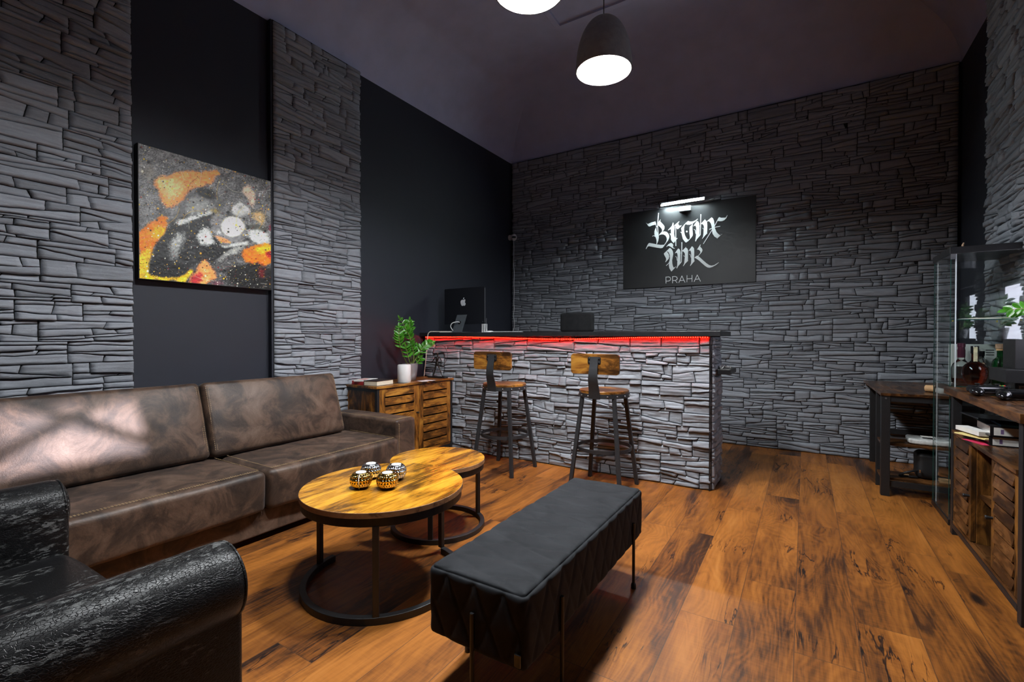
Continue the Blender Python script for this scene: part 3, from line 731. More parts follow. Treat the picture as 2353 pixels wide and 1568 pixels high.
# ------------------------------------------------------------------ bar stools
def bar_stool(cx, cy, label):
    t = Thing('bar_stool', label, 'bar stool', (cx, cy, 0), group='bar stools at the stone counter', local=True)
    zs = .69; R = .172
    t.part('seat', MB().lathe([(0, zs), (R-.004, zs), (R, zs-.004), (R, zs-.018), (0, zs-.018)], seg=56), M['rust_x'], auto=30)
    rim = t.part('seat_rim', MB().lathe([(R-.004, zs-.018), (R+.003, zs-.018), (R+.003, zs-.048), (R-.004, zs-.048), (R-.004, zs-.018)], seg=56), M['gun'], auto=30)
    for k in range(16):
        a = 2*PI*k/16+.1; t.part('rivet', MB().ell(((R+.003)*math.cos(a), (R+.003)*math.sin(a), zs-.034), .0065, .0065, .0065, 10, 6), M['steel'], rim, smooth=True)
    for sx, sy in ((-1,-1), (1,-1), (1,1), (-1,1)):
        p0 = Vector((sx*.180, sy*.180, 0)); p1 = Vector((sx*.113, sy*.113, zs-.03))
        t.part('leg', MB().bar(p0, p1, .026, .022, up=(0, 1, 0)), M['gun'], bevel=.002)
    zf = .285; r = .1905
    fr = MB(); N = 56
    fr.lathe([(r-.006, zf-.012), (r, zf-.012), (r, zf+.012), (r-.006, zf+.012), (r-.006, zf-.012)], seg=N)
    t.part('footrest', fr, M['gun'], auto=30)
    # curved steel bracket rising from the rim to the back board
    pts = [(-.176, zs-.050), (-.178, zs-.02), (-.184, zs+.015), (-.196, zs+.05), (-.205, zs+.085), (-.203, zs+.125), (-.193, zs+.165), (-.184, zs+.20), (-.180, zs+.235)]
    mb = MB(); hw = [.040, .039, .037, .035, .033, .031, .029, .028, .028]; rows = []
    for (y, z), h in zip(pts, hw): rows.append([(-h-.0, y, z), (h, y, z), (h, y-.006, z), (-h, y-.006, z)])
    for a, b in zip(rows, rows[1:]):
        for k in range(4): j = (k+1) % 4; mb.add([a[k], a[j], b[j], b[k]], [(0,1,2,3)])
    mb.add(rows[0], [(3,2,1,0)]); mb.add(rows[-1], [(0,1,2,3)])
    br = t.part('back_bracket', mb, M['gun'], auto=50)
    pz0, pz1 = zs+.185, zs+.235
    plm = MB(); w = .046
    plm.prism([(-w+.008, -.180, pz0), (w-.008, -.180, pz0), (w, -.180, pz0+.008), (w, -.180, pz1-.008), (w-.008, -.180, pz1), (-w+.008, -.180, pz1), (-w, -.180, pz1-.008), (-w, -.180, pz0+.008)], (0, -.005, 0))
    for sx in (-.034, .034):
        for sz in (pz0+.012, pz1-.012): plm.ell((sx, -.187, sz), .006, .003, .006, 10, 6)
    t.part('fixing_plate', plm, M['black'], br)
    bw, bh, rc = .172, .069, .022; zc_ = zs+.185; poly = []
    for (qx, qz, a0) in ((1,1,0), (-1,1,90), (-1,-1,180), (1,-1,270)):
        for k in range(6):
            a = math.radians(a0+90*k/5); poly.append((qx*(bw-rc)+rc*math.cos(a), -.180+.0, zc_+qz*(bh-rc)+rc*math.sin(a)))
    o = t.part('backrest', MB().prism(poly, (0, .018, 0)), M['rust_x'], bevel=.002)
    return t
st = bar_stool(-2.035, 3.14, 'bar stool on the left, nearer the slatted cabinet')
st2 = dup(st.o, (-1.197, 3.135, 0), 'bar stool on the right, standing just behind the velvet bench')

# ------------------------------------------------------------------ bar counter
def counter():
    x0, x1, y0, y1 = XL+.02, -.520, 3.452, 3.815
    t = Thing('bar_counter', 'stone-clad bar counter with a black top and red light under its edge', 'bar counter', (-1.85, 3.63, 0))
    t.part('body', MB().box(x0, x1-.02, y0, y1, 0, 1.062), M['joint'])
    s = stone_obj('front_cladding', x1-.022-x0, 1.055, 21, (x0, y0, .003), (1,0,0), (0,-1,0), M['stone_bar'], None, res=(.013,.0052), cr=(.082,.120), pw=(.2,.5), depth=(.005,.028), layers=(2,3,3,4))
    s2 = stone_obj('end_cladding', y1-y0-.006, 1.055, 25, (x1-.02, y0+.003, .003), (0,1,0), (1,0,0), M['stone_bar'], None, res=(.016,.007), pw=(.12,.3))
    for q in (s, s2):
        q.parent = t.o; me = q.data; a = np.empty(len(me.vertices)*3); me.vertices.foreach_get('co', a); a = a.reshape(-1, 3)-np.array(t.org); me.vertices.foreach_set('co', a.ravel()); me.update()
    t.part('corner_trim', MB().box(x1-.034, x1-.026, y0-.026, y0+.0, 0, 1.062), M['blackplastic'], bevel=.002)
    t.part('countertop', MB().box(XL+.004, -.478, 3.385, 3.90, 1.0625, 1.0985), M['blackwood'], bevel=.002)
    t.part('side_shelf', MB().box(-.515, -.432, 3.52, 3.83, .797, .832), M['blackwood'], bevel=.002)
    led = MB(); x = XL+.05; k = 0
    zz = lambda x: 1.0585-.015*max(0, math.sin((x+2.55)/1.7*PI))**2 if -2.55 < x < -.85 else 1.0595
    pts = [(q, 3.413, zz(q)) for q in np.linspace(XL+.05, -.545, 80)]
    strip = t.part('light_strip', MB().tube(pts, .003, 6), M['redstrip'], label='red light strip under the counter edge')
    for q in np.arange(XL+.06, -.55, .0155): led.box(q-.0025, q+.0025, 3.4085, 3.4125, zz(q)-.0048, zz(q)-.0025)
    t.part('diodes', led, M['redled'], strip)
M['redstrip'] = plain('red_lit_strip_tape', (.25,.01,.01), .4)
counter()
# ------------------------------------------------------------------ slatted cabinet at the left wall
def slat_door(t, plane, u0, u1, z0, z1, sgn, n, mats, stile=.045, knob=None, railt=.05, railb=.04, tilt=.006):
    """a slatted door lying in the plane x=plane, facing sgn*x: two stiles, rails and n slats with dark gaps"""
    mz, mu = mats; d = .018; xa, xb = (plane-d, plane) if sgn > 0 else (plane, plane+d)
    mb = MB()
    O = [(u0,z0),(u1,z0),(u1,z1),(u0,z1)]; I = [(u0+stile,z0+.012),(u1-stile,z0+.012),(u1-stile,z1-.012),(u0+stile,z1-.012)]
    V = [(x, a, b) for x in (xa, xb) for a, b in O+I]; F = []
    for k in range(4):
        j = (k+1) % 4; F += [(k, j, 4+j, 4+k), (8+k, 12+k, 12+j, 8+j), (k, 8+k, 8+j, j), (4+k, 4+j, 12+j, 12+k)]
    mb.add(V, F)
    o = t.part('door', mb, mz, bevel=.0012)
    h = (z1-z0)/n; rows = MB()
    for k in range(n):
        a = z0+h*k+(.0125 if k == 0 else .0065); b = z0+h*(k+1)-(.0125 if k == n-1 else .0065)
        xo = xb if sgn > 0 else xa; xi = xa if sgn > 0 else xb; yy0, yy1 = u0+stile, u1-stile
        f = -sgn*.002; s = sgn*tilt
        V = [(xo+f+s, yy0, a), (xo+f+s, yy1, a), (xo+f, yy1, b), (xo+f, yy0, b), (xi+f, yy0, a), (xi+f, yy1, a), (xi+f, yy1, b), (xi+f, yy0, b)]
        rows.add(V, [(0,1,2,3), (7,6,5,4), (4,5,1,0), (3,2,6,7), (0,3,7,4), (1,5,6,2)])
    t.part('slats', rows, mu, o)
    if knob:
        ky, kz = knob; t.part('knob', MB().lathe([(0, .024), (.008, .024), (.0085, .020), (.006, .006), (.006, 0)], (plane, ky, kz), 16, 'x').xf(Matrix.Translation((plane, ky, kz)) @ Matrix.Diagonal((sgn, 1, 1, 1)) @ Matrix.Translation((-plane, -ky, -kz))), M['black'], o, smooth=True)
    return o
def side_cabinet():
    x0, x1, y0, y1, zt = -3.155, -2.78, 2.492, 3.395, .675
    t = Thing('side_cabinet', 'slatted vintage wood cabinet in a black frame between sofa and counter', 'cabinet', (-2.97, 2.94, 0))
    t.part('cabinet_top', MB().box(x0-.0, x1+.010, y0-.012, y1+.010, zt-.018, zt), M['rust_y'], bevel=.0012)
    fr = .024
    for x, y in ((x0, y0), (x1-fr, y0), (x0, y1-fr), (x1-fr, y1-fr)): t.part('leg', MB().box(x, x+fr, y, y+fr, 0, zt-.0185), M['black'], bevel=.0015)
    for (a, b, c, d) in ((x0+fr, x1-fr, y0, y0+fr), (x0+fr, x1-fr, y1-fr, y1)):
        t.part('cross_rail', MB().box(a, b, c, d, zt-.043, zt-.019), M['black']); t.part('cross_rail', MB().box(a, b, c, d, .045, .069), M['black'])
    t.part('side_panel', MB().box(x0+fr, x1-fr, y0+.006, y0+.020, .07, zt-.044), M['rust_z'])
    t.part('side_panel', MB().box(x0+fr, x1-fr, y1-.020, y1-.006, .07, zt-.044), M['rust_z'])
    t.part('back_panel', MB().box(x0+.004, x0+.014, y0+fr, y1-fr, .07, zt-.02), M['blackwood'])
    t.part('bottom_panel', MB().box(x0+.015, x1-.004, y0+fr, y1-fr, .070, .088), M['rust_y'])
    t.part('bottom_rail', MB().box(x1-fr, x1-.002, y0+fr, y1-fr, .045, .0695), M['black'])
    ym = 2.955
    slat_door(t, x1-.001, y0+fr+.002, ym-.002, .092, zt-.022, 1, 8, (M['rust_z'], M['rust_y']), .058, (ym-.03, .42))
    slat_door(t, x1-.001, ym+.002, y1-fr-.002, .092, zt-.022, 1, 8, (M['rust_z'], M['rust_y']), .050)
side_cabinet()

# ---- things on it
ZS = .675
def book(name, label, c, w, l, h, ang, cover, pages, z, group=None):
    t = Thing(name, label, 'book', (c[0], c[1], z), ang, group, local=True)
    cv = MB().box(-w/2, w/2, -l/2, l/2, 0, .003); cv.box(-w/2, w/2, -l/2, l/2, h-.003, h); cv.box(-w/2, -w/2+.003, -l/2, l/2, .003, h-.003)
    t.part('cover', cv, cover); t.part('pages', MB().box(-w/2+.0032, w/2-.003, -l/2+.003, l/2-.003, .0032, h-.0032), pages)
    return t
book('book', 'thick dark-covered book with cream pages on the slatted cabinet', (-2.885, 2.605), .135, .195, .040, .12, M['darkcover'], M['cream'], ZS)
book('book', 'red-spined book lying at the end of the slatted cabinet', (-3.035, 2.590), .125, .17, .026, -.10+PI/2, M['red'], M['paper'], ZS)
t = Thing('booklet', 'white booklet with red print lying on the red-spined book', 'booklet', (-3.03, 2.60, ZS+.0262), .35, local=True)
t.part('cover', MB().box(-.06, .06, -.085, .085, 0, .013), M['paper'], bevel=.001)
pr_ = MB()
for k in range(3): pr_.box(-.035+.022*k, -.022+.022*k, -.06, .05-.01*k, .0132, .0136)
t.part('printing', pr_, M['red'])
for k, (x, y, a, lab) in enumerate(((-2.845, 2.80, .3, 'dark leaflet lying in front of the white speaker'), (-2.80, 3.02, -.4, 'black and white card fanned in front of the planter'), (-2.80, 3.10, .2, 'white printed card nearest the sculpture base'))):
    mb = MB().box(-.05, .05, -.035, .035, 0, .0012); mb.xf(Matrix.Translation((x, y, ZS)) @ Matrix.Rotation(a, 4, 'Z'))
    one('card', mb, M['darkcover'] if k == 0 else M['paper'], lab, 'card', (x, y, ZS), 'loose cards on the slatted cabinet')
sx, sy = -2.865, 2.865
t = Thing('smart_speaker', 'white cylindrical speaker standing in front of the silver planter', 'speaker', (sx, sy, ZS))
t.part('body', MB().lathe([(0, ZS+.150), (.046, ZS+.150), (.0535, ZS+.147), (.056, ZS+.140), (.056, ZS+.010), (.054, ZS+.007)], (sx, sy, 0), 48), M['white'], smooth=False, auto=40)
t.part('base_ring', MB().lathe([(.054, ZS+.0068), (.0545, ZS+.004), (.053, ZS), (0, ZS)], (sx, sy, 0), 48), M['mint'], auto=40)

def leaf(mb, base, d, n, L, W):
    """one folded leaflet: base point, direction, upper-side normal"""
    d = Vector(d).normalized(); n = Vector(n); n = (n-d*n.dot(d)).normalized(); s = d.cross(n)
    prof = [(0,.06), (.12,.55), (.3,.92), (.5,1.), (.7,.82), (.86,.5), (1.,.03)]; G = []
    for u, w in prof:
        c = Vector(base)+d*L*u-n*L*.16*u*u
        G.append([c-s*W*w*.5+n*W*.16*w, c-s*W*w*.26+n*W*.06*w, c, c+s*W*w*.26+n*W*.06*w, c+s*W*w*.5+n*W*.16*w])
    mb.grid(np.array([[tuple(p) for p in r] for r in G]))
def zz_plant(t, stems, L=.055, W=.026, seed=1, view=(.6,-.6,.3)):
    R = random.Random(seed); fol = MB(); stm = MB()
    for pts, nl, a0 in stems:
        P = [Vector(p) for p in pts]
        def at(u):
            u = max(0, min(.9999, u))*(len(P)-1); i = int(u); f = u-i
            g = lambda k: P[max(0, min(len(P)-1, k))]
            p0, p1, p2, p3 = g(i-1), g(i), g(i+1), g(i+2)
            return .5*((2*p1)+(p2-p0)*f+(2*p0-5*p1+4*p2-p3)*f*f+(3*p1-p0-3*p2+p3)*f**3)
        C = [at(k/18) for k in range(19)]; stm.tube(C, [.0058-.0042*k/18 for k in range(19)], 8)
        for k in range(nl):
            u = a0+(1-a0)*(k+.3)/nl; p = at(u); tn = (at(u+.03)-at(u-.03)).normalized()
            w = Vector(view); side = tn.cross(w).normalized()
            s = (.72+.35*math.sin(PI*min(1, .15+u*.75)))*L*(1-.25*(u > .93))
            for sg in (-1, 1):
                dv = (side*sg*1.0+tn*(.75+R.uniform(-.1,.25))+w*R.uniform(-.35,.35)).normalized()
                leaf(fol, p, dv, (w+tn*.3*0+Vector((R.uniform(-.4,.4), R.uniform(-.4,.4), R.uniform(0,.6)))), s*R.uniform(.85,1.1), W*R.uniform(.85,1.15))
        leaf(fol, at(.995), (at(1)-at(.95)), Vector(view), L*.8, W*.8)
    t.part('stems', stm, M['stem'], smooth=True); t.part('foliage', fol, M['leaf'], smooth=True)
px_, py_ = -2.960, 3.030
t = Thing('potted_plant', 'bushy green plant in a silver pot on the slatted cabinet', 'plant', (px_, py_, ZS))
t.part('pot', MB().lathe([(0, ZS), (.045, ZS), (.050, ZS+.004), (.060, ZS+.05), (.067, ZS+.11), (.069, ZS+.148), (.069, ZS+.150), (.064, ZS+.150), (.062, ZS+.125), (0, ZS+.125)], (px_, py_, 0), 48), M['silver'], auto=50)
t.part('soil', MB().lathe([(.0618, ZS+.1255), (.03, ZS+.133), (0, ZS+.135)], (px_, py_, 0), 24), M['soil'], smooth=True)
def P_(px, py, dx=0.): k = (px_+dx)/-2.95; return (px_+dx, (2.998+(px-938)*.00552)*k, 1.06+(.823-(py-836)*.0038-1.06)*k)
def cpt(x, y, dx=0.): return P_(800+x/7.84, 710+y/7.84, dx)
zb_ = ZS+.13
zz_plant(t, [
    ([(px_, py_, zb_), cpt(1175,850), cpt(1120,540,.01), cpt(1060,400,.02), cpt(950,190,.03)], 9, .42),
    ([(px_, py_-.02, zb_), cpt(1000,850,.02), cpt(940,620,.04), cpt(925,480,.05), cpt(925,330,.05)], 8, .40),
    ([(px_, py_+.02, zb_), cpt(1240,880,.05), cpt(1320,740,.09), cpt(1420,650,.11), cpt(1530,605,.12)], 8, .38),
    ([(px_+.02, py_, zb_), cpt(1180,900,.05), cpt(1170,760,.07), cpt(1140,640,.09)], 5, .45),
    ([(px_-.01, py_, zb_), cpt(1130,900,-.03), cpt(1090,500,-.04), cpt(1105,330,-.03), cpt(1110,220,-.02)], 7, .55),
    ([(px_+.02, py_-.01, zb_), cpt(1090,900,.05), cpt(1060,760,.06), cpt(1045,690,.07)], 4, .35),
    ([(px_+.01, py_+.02, zb_), cpt(1215,900,.04), cpt(1270,800,.05), cpt(1250,690,.05)], 5, .30),
    ([(px_+.02, py_+.03, zb_), cpt(1260,960,.05), cpt(1300,900,.07)], 3, .3)], .056, .025, 4)

# ---- sculpture: a striding figure holding a hoop
def sculpture():
    o0 = Vector((-2.905, 3.335, ZS)); ax = Vector((.985, -.10, 0)).normalized()
    t = Thing('sculpture', 'small dark bronze figure of a striding person holding a big hoop', 'sculpture', tuple(o0))
    Q = lambda u, z, d=0.: tuple(o0+ax*u+Vector((0, -d, z)))
    t.part('base', MB().bar(Q(-.115, .006), Q(.115, .006), .045, .012), M['blackplastic'], bevel=.002)
    mb = MB(); T = lambda pts, rs: mb.tube(pts, rs, 10)
    bd = bmesh.new()
    vs = {}; J = {'pel': Q(-.008,.128), 'waist': Q(-.012,.150), 'chest': Q(-.006,.180), 'neck': Q(.004,.205), 'head': Q(-.002,.222), 'crown': Q(-.004,.238),
         'hl': Q(-.016,.122,.006), 'kl': Q(-.030,.070,.006), 'al': Q(-.052,.022,.006), 'tl': Q(-.030,.014,.006),
         'hr': Q(.002,.122,-.006), 'kr': Q(.028,.074,-.006), 'ar': Q(.052,.022,-.006), 'tr': Q(.074,.014,-.006),
         'sl': Q(-.016,.196,.012), 'el': Q(-.040,.165,.016), 'wl': Q(-.066,.148,.014), 'fl': Q(-.078,.144,.012),
         'sr': Q(.014,.196,-.010), 'er': Q(.036,.165,-.012), 'wr': Q(.034,.130,-.010), 'fr': Q(.032,.118,-.010)}
    rad = dict(pel=.0135, waist=.0105, chest=.0145, neck=.0055, head=.0092, crown=.0075, hl=.0095, kl=.0065, al=.0042, tl=.0035, hr=.0095, kr=.0065, ar=.0042, tr=.0035, sl=.0065, el=.0045, wl=.0034, fl=.003, sr=.0065, er=.0045, wr=.0034, fr=.003)
    E_ = [('pel','waist'),('waist','chest'),('chest','neck'),('neck','head'),('head','crown'),('pel','hl'),('hl','kl'),('kl','al'),('al','tl'),('pel','hr'),('hr','kr'),('kr','ar'),('ar','tr'),('chest','sl'),('sl','el'),('el','wl'),('wl','fl'),('chest','sr'),('sr','er'),('er','wr'),('wr','fr')]
    names = list(J); me = bpy.data.meshes.new('figure'); me.from_pydata([tuple(Vector(J[n])-o0) for n in names], [(names.index(a), names.index(b)) for a, b in E_], [])
    me.materials.append(M['bronze']); f = bpy.data.objects.new('figure', me); COL.objects.link(f); f.parent = t.o
    sk = f.modifiers.new('skin', 'SKIN'); sk.use_smooth_shade = True
    for n, v in zip(names, me.skin_vertices[0].data): v.radius = (rad[n], rad[n]); v.use_root = (n == 'pel')
    sb = f.modifiers.new('sub', 'SUBSURF'); sb.levels = 1; sb.render_levels = 2
    t.part('hoop', MB().tube([Q(.030+.098*math.cos(a), .215+.098*math.sin(a)) for a in np.linspace(0, 2*PI, 49)[:-1]], .0018, 6, closed=True), M['bronze'], smooth=True)
    t.part('foot_block', MB().bar(Q(-.062, .0128), Q(-.028, .0128), .014, .004), M['bronze']); t.part('foot_block', MB().bar(Q(.042, .0128), Q(.08, .0128), .014, .004), M['bronze'])
sculpture()

# ------------------------------------------------------------------ on and behind the counter
ZK = 1.0985
yv = 3.362
cab = [(-2.945, 3.575, ZK+.0070), (-2.95, 3.5, ZK+.0080), (-3.01, 3.40, ZK+.010), (-3.035, yv+.01, ZK+.005), (-3.052, yv, ZK-.03), (-3.062, yv, .95), (-3.072, 3.35, .80), (-3.080, 3.34, .679)]
one('cable', MB().rope(cab, .0042, 8), M['ivory'], 'ivory cable looping over the counter edge down to the cabinet', 'cable', (-3.05, 3.36, ZK), smooth=True)
def monitor():
    y = 3.60; x0, x1, z0, z1 = -3.045, -2.556, 1.180, 1.532
    t = Thing('computer_monitor', 'slim desktop computer seen from behind on the counter', 'computer', ((x0+x1)/2, y+.06, ZK))
    r = .012; poly = []
    for cx, cz, a0 in ((x1-r, z1-r, 0), (x0+r, z1-r, 90), (x0+r, z0+r, 180), (x1-r, z0+r, 270)):
        for k in range(6): a = math.radians(a0+18*k); poly.append((cx+r*math.cos(a), y, cz+r*math.sin(a)))
    sh = t.part('shell', MB().prism(poly, (0, .0115, 0)), M['imac'], bevel=.0012)
    t.part('screen', MB().box(x0+.006, x1-.006, y+.0116, y+.0126, z0+.008, z1-.006), M['gloss'], sh)
    t.part('edge_strip', MB().box(x1-.0008, x1+.0006, y+.001, y+.0105, z0+.012, z1-.012), M['steel'], sh)
    E1 = [[-2.807,1.4147],[-2.7924,1.4216],[-2.7817,1.4136],[-2.7881,1.4014],[-2.7881,1.3889],[-2.7793,1.3785],[-2.7862,1.3638],[-2.7957,1.3576],[-2.8096,1.3621],[-2.821,1.3575],[-2.8305,1.3628],[-2.8388,1.3782],[-2.842,1.3985],[-2.8349,1.4133],[-2.8222,1.4178]]
    E2 = [[-2.8127,1.4234],[-2.8082,1.4348],[-2.7968,1.4403],[-2.7988,1.4303],[-2.8063,1.4231]]
    em = MB()
    for e in (E1, E2): em.prism([(a, y-.0008, b) for a, b in e], (0, .001, 0))
    t.part('emblem', em, M['emblem'], sh)
    t.part('power_button', MB().cyl((x1-.022, y-.001, z0+.022), (x1-.022, y+.001, z0+.022), .0035), M['steel'], sh)
    # L-shaped stand: blade slants down to a foot under the screen
    xs0, xs1 = -2.882, -2.762
    mb = MB(); h = .006
    mb.add([(xs0, y-.004, 1.272), (xs1, y-.004, 1.272), (xs1-.022, y-.055, ZK+.006), (xs0-.022, y-.055, ZK+.006), (xs0, y-.0005, 1.272), (xs1, y-.0005, 1.272), (xs1-.022, y-.051, ZK+.006), (xs0-.022, y-.051, ZK+.006)],
           [(0,1,2,3), (7,6,5,4), (0,4,5,1), (2,6,7,3), (1,5,6,2), (0,3,7,4)])
    s_ = t.part('stand', mb, M['standm'])
    t.part('stand_foot', MB().box(xs0-.022, xs1-.022, y-.055, y+.13, ZK, ZK+.0062), M['standm'], s_)
    t.part('cable_port', MB().lathe([(0, .0006), (.017, .0006), (.017, 0)], seg=24, axis='y').xf(Matrix.Translation((-2.832, y-.0305, 1.196)) @ Matrix.Rotation(math.radians(-16), 4, 'X')), M['gloss'], s_)
    t.part('power_cable', MB().rope([(-2.832, y-.030, 1.200), (-2.845, y-.055, 1.202), (-2.885, y-.075, 1.190), (-2.905, y-.075, 1.160), (-2.900, y-.06, 1.13), (-2.895, y-.03, 1.1035)], .0042, 8), M['white'], smooth=True)
monitor()
t = Thing('adapter_box', 'flat white adapter box lying beside the computer stand', 'box', (-3.02, 3.62, ZK)); t.part('body', MB().box(-3.085, -2.960, 3.57, 3.67, ZK, ZK+.016), M['mint'], bevel=.003); t.part('plug', MB().box(-2.9595, -2.945, 3.60, 3.635, ZK+.003, ZK+.012), M['white'], bevel=.001)
t = Thing('computer_mouse', 'white mouse at the left end of the keyboard', 'mouse', (-2.50, 3.60, ZK)); mb = MB().ell((-2.50, 3.60, ZK+.004), .052, .028, .013, 24, 10); mb.v = [(a, b, max(c, ZK)) for a, b, c in mb.v]; t.part('shell', mb, M['white'], smooth=True); t.part('base', MB().box(-2.535, -2.465, 3.585, 3.615, ZK, ZK+.002), M['steel'])
t = Thing('keyboard', 'thin white keyboard on the counter edge', 'keyboard', (-2.31, 3.60, ZK)); t.part('body', MB().box(-2.445, -2.165, 3.545, 3.655, ZK, ZK+.007), M['silver'], bevel=.002)
kb = MB()
for r_ in range(5):
    for c_ in range(14): kb.box(-2.437+.0192*c_, -2.437+.0192*c_+.0155, 3.552+.0198*r_, 3.552+.0198*r_+.016, ZK+.007, ZK+.0095)
t.part('keys', kb, M['white'])
one('antenna', MB().tube([(-2.545, 3.60, ZK), (-2.535, 3.60, ZK+.135)], [.0045, .003], 8), M['steel'], 'thin grey rod standing up right of the computer', 'antenna', (-2.545, 3.6, ZK))
t = Thing('acrylic_holder', 'clear and white card holder behind the lower corner of the computer', 'holder', (-2.60, 3.70, ZK)); t.part('panel', MB().box(-2.655, -2.640, 3.69, 3.73, ZK, ZK+.085), M['white']); t.part('panel', MB().box(-2.628, -2.618, 3.69, 3.73, ZK, ZK+.085), M['white']); t.part('base', MB().box(-2.70, -2.60, 3.68, 3.75, ZK, ZK+.004), M['mint'])
mb = MB(); R_ = np.random.RandomState(4); G = np.zeros((7, 7, 3)); a, b = np.meshgrid(np.linspace(-.035, .035, 7), np.linspace(-.06, .06, 7), indexing='ij'); G[..., 0] = a-.476; G[..., 1] = b+3.62; G[..., 2] = .834+.022*R_.rand(7, 7); mb.grid(G); G2 = G.copy(); G2[..., 2] = .8322; mb.grid(G2, flip=True)
one('crumpled_paper', mb, M['paper'], 'crumpled white paper on the little black shelf at the counter end', 'paper', (-.476, 3.62, .832))
def office_chair():
    cx, cy = -2.04, 4.58
    t = Thing('office_chair', 'dark fabric office chair whose backrest rises behind the counter', 'office chair', (cx, cy, 0))
    def d(P, N): return .010*np.clip(-N[...,1], 0, 1)*(1-(P[...,0]/.18)**2)
    t.part('backrest', rbox(.385, .07, .21, .034, .03, d, c=(cx-.02, cy+.02, 1.212)), M['chairfab'], smooth=True)
    t.part('back_shell', rbox(.42, .05, .52, .024, .05, c=(cx-.02, cy+.03, .84)), M['chairfab'], smooth=True)
    t.part('back_spine', MB().box(cx-.19, cx+.15, cy+.02, cy+.05, 1.06, 1.13), M['blackplastic'], bevel=.008)
    t.part('seat', rbox(.46, .46, .08, .035, .05, c=(cx-.02, cy-.22, .50)), M['chairfab'], smooth=True)
    t.part('back_bracket', MB().bar((cx-.02, cy-.1, .47), (cx-.02, cy+.045, .62), .06, .012), M['blackplastic'])
    t.part('column', MB().cyl((cx-.02, cy-.2, .10), (cx-.02, cy-.2, .465), .028, .022), M['steel'])
    for k in range(5):
        a = 2*PI*k/5+.3; e = (cx-.02+.27*math.cos(a), cy-.2+.27*math.sin(a))
        l = t.part('base_arm', MB().bar((cx-.02, cy-.2, .105), (e[0], e[1], .075), .045, .03), M['blackplastic'], bevel=.004)
        t.part('caster', MB().tube([(e[0]-.018*math.sin(a), e[1]+.018*math.cos(a), .028), (e[0]+.018*math.sin(a), e[1]-.018*math.cos(a), .028)], .028, 16), M['blackplastic'], l)
office_chair()

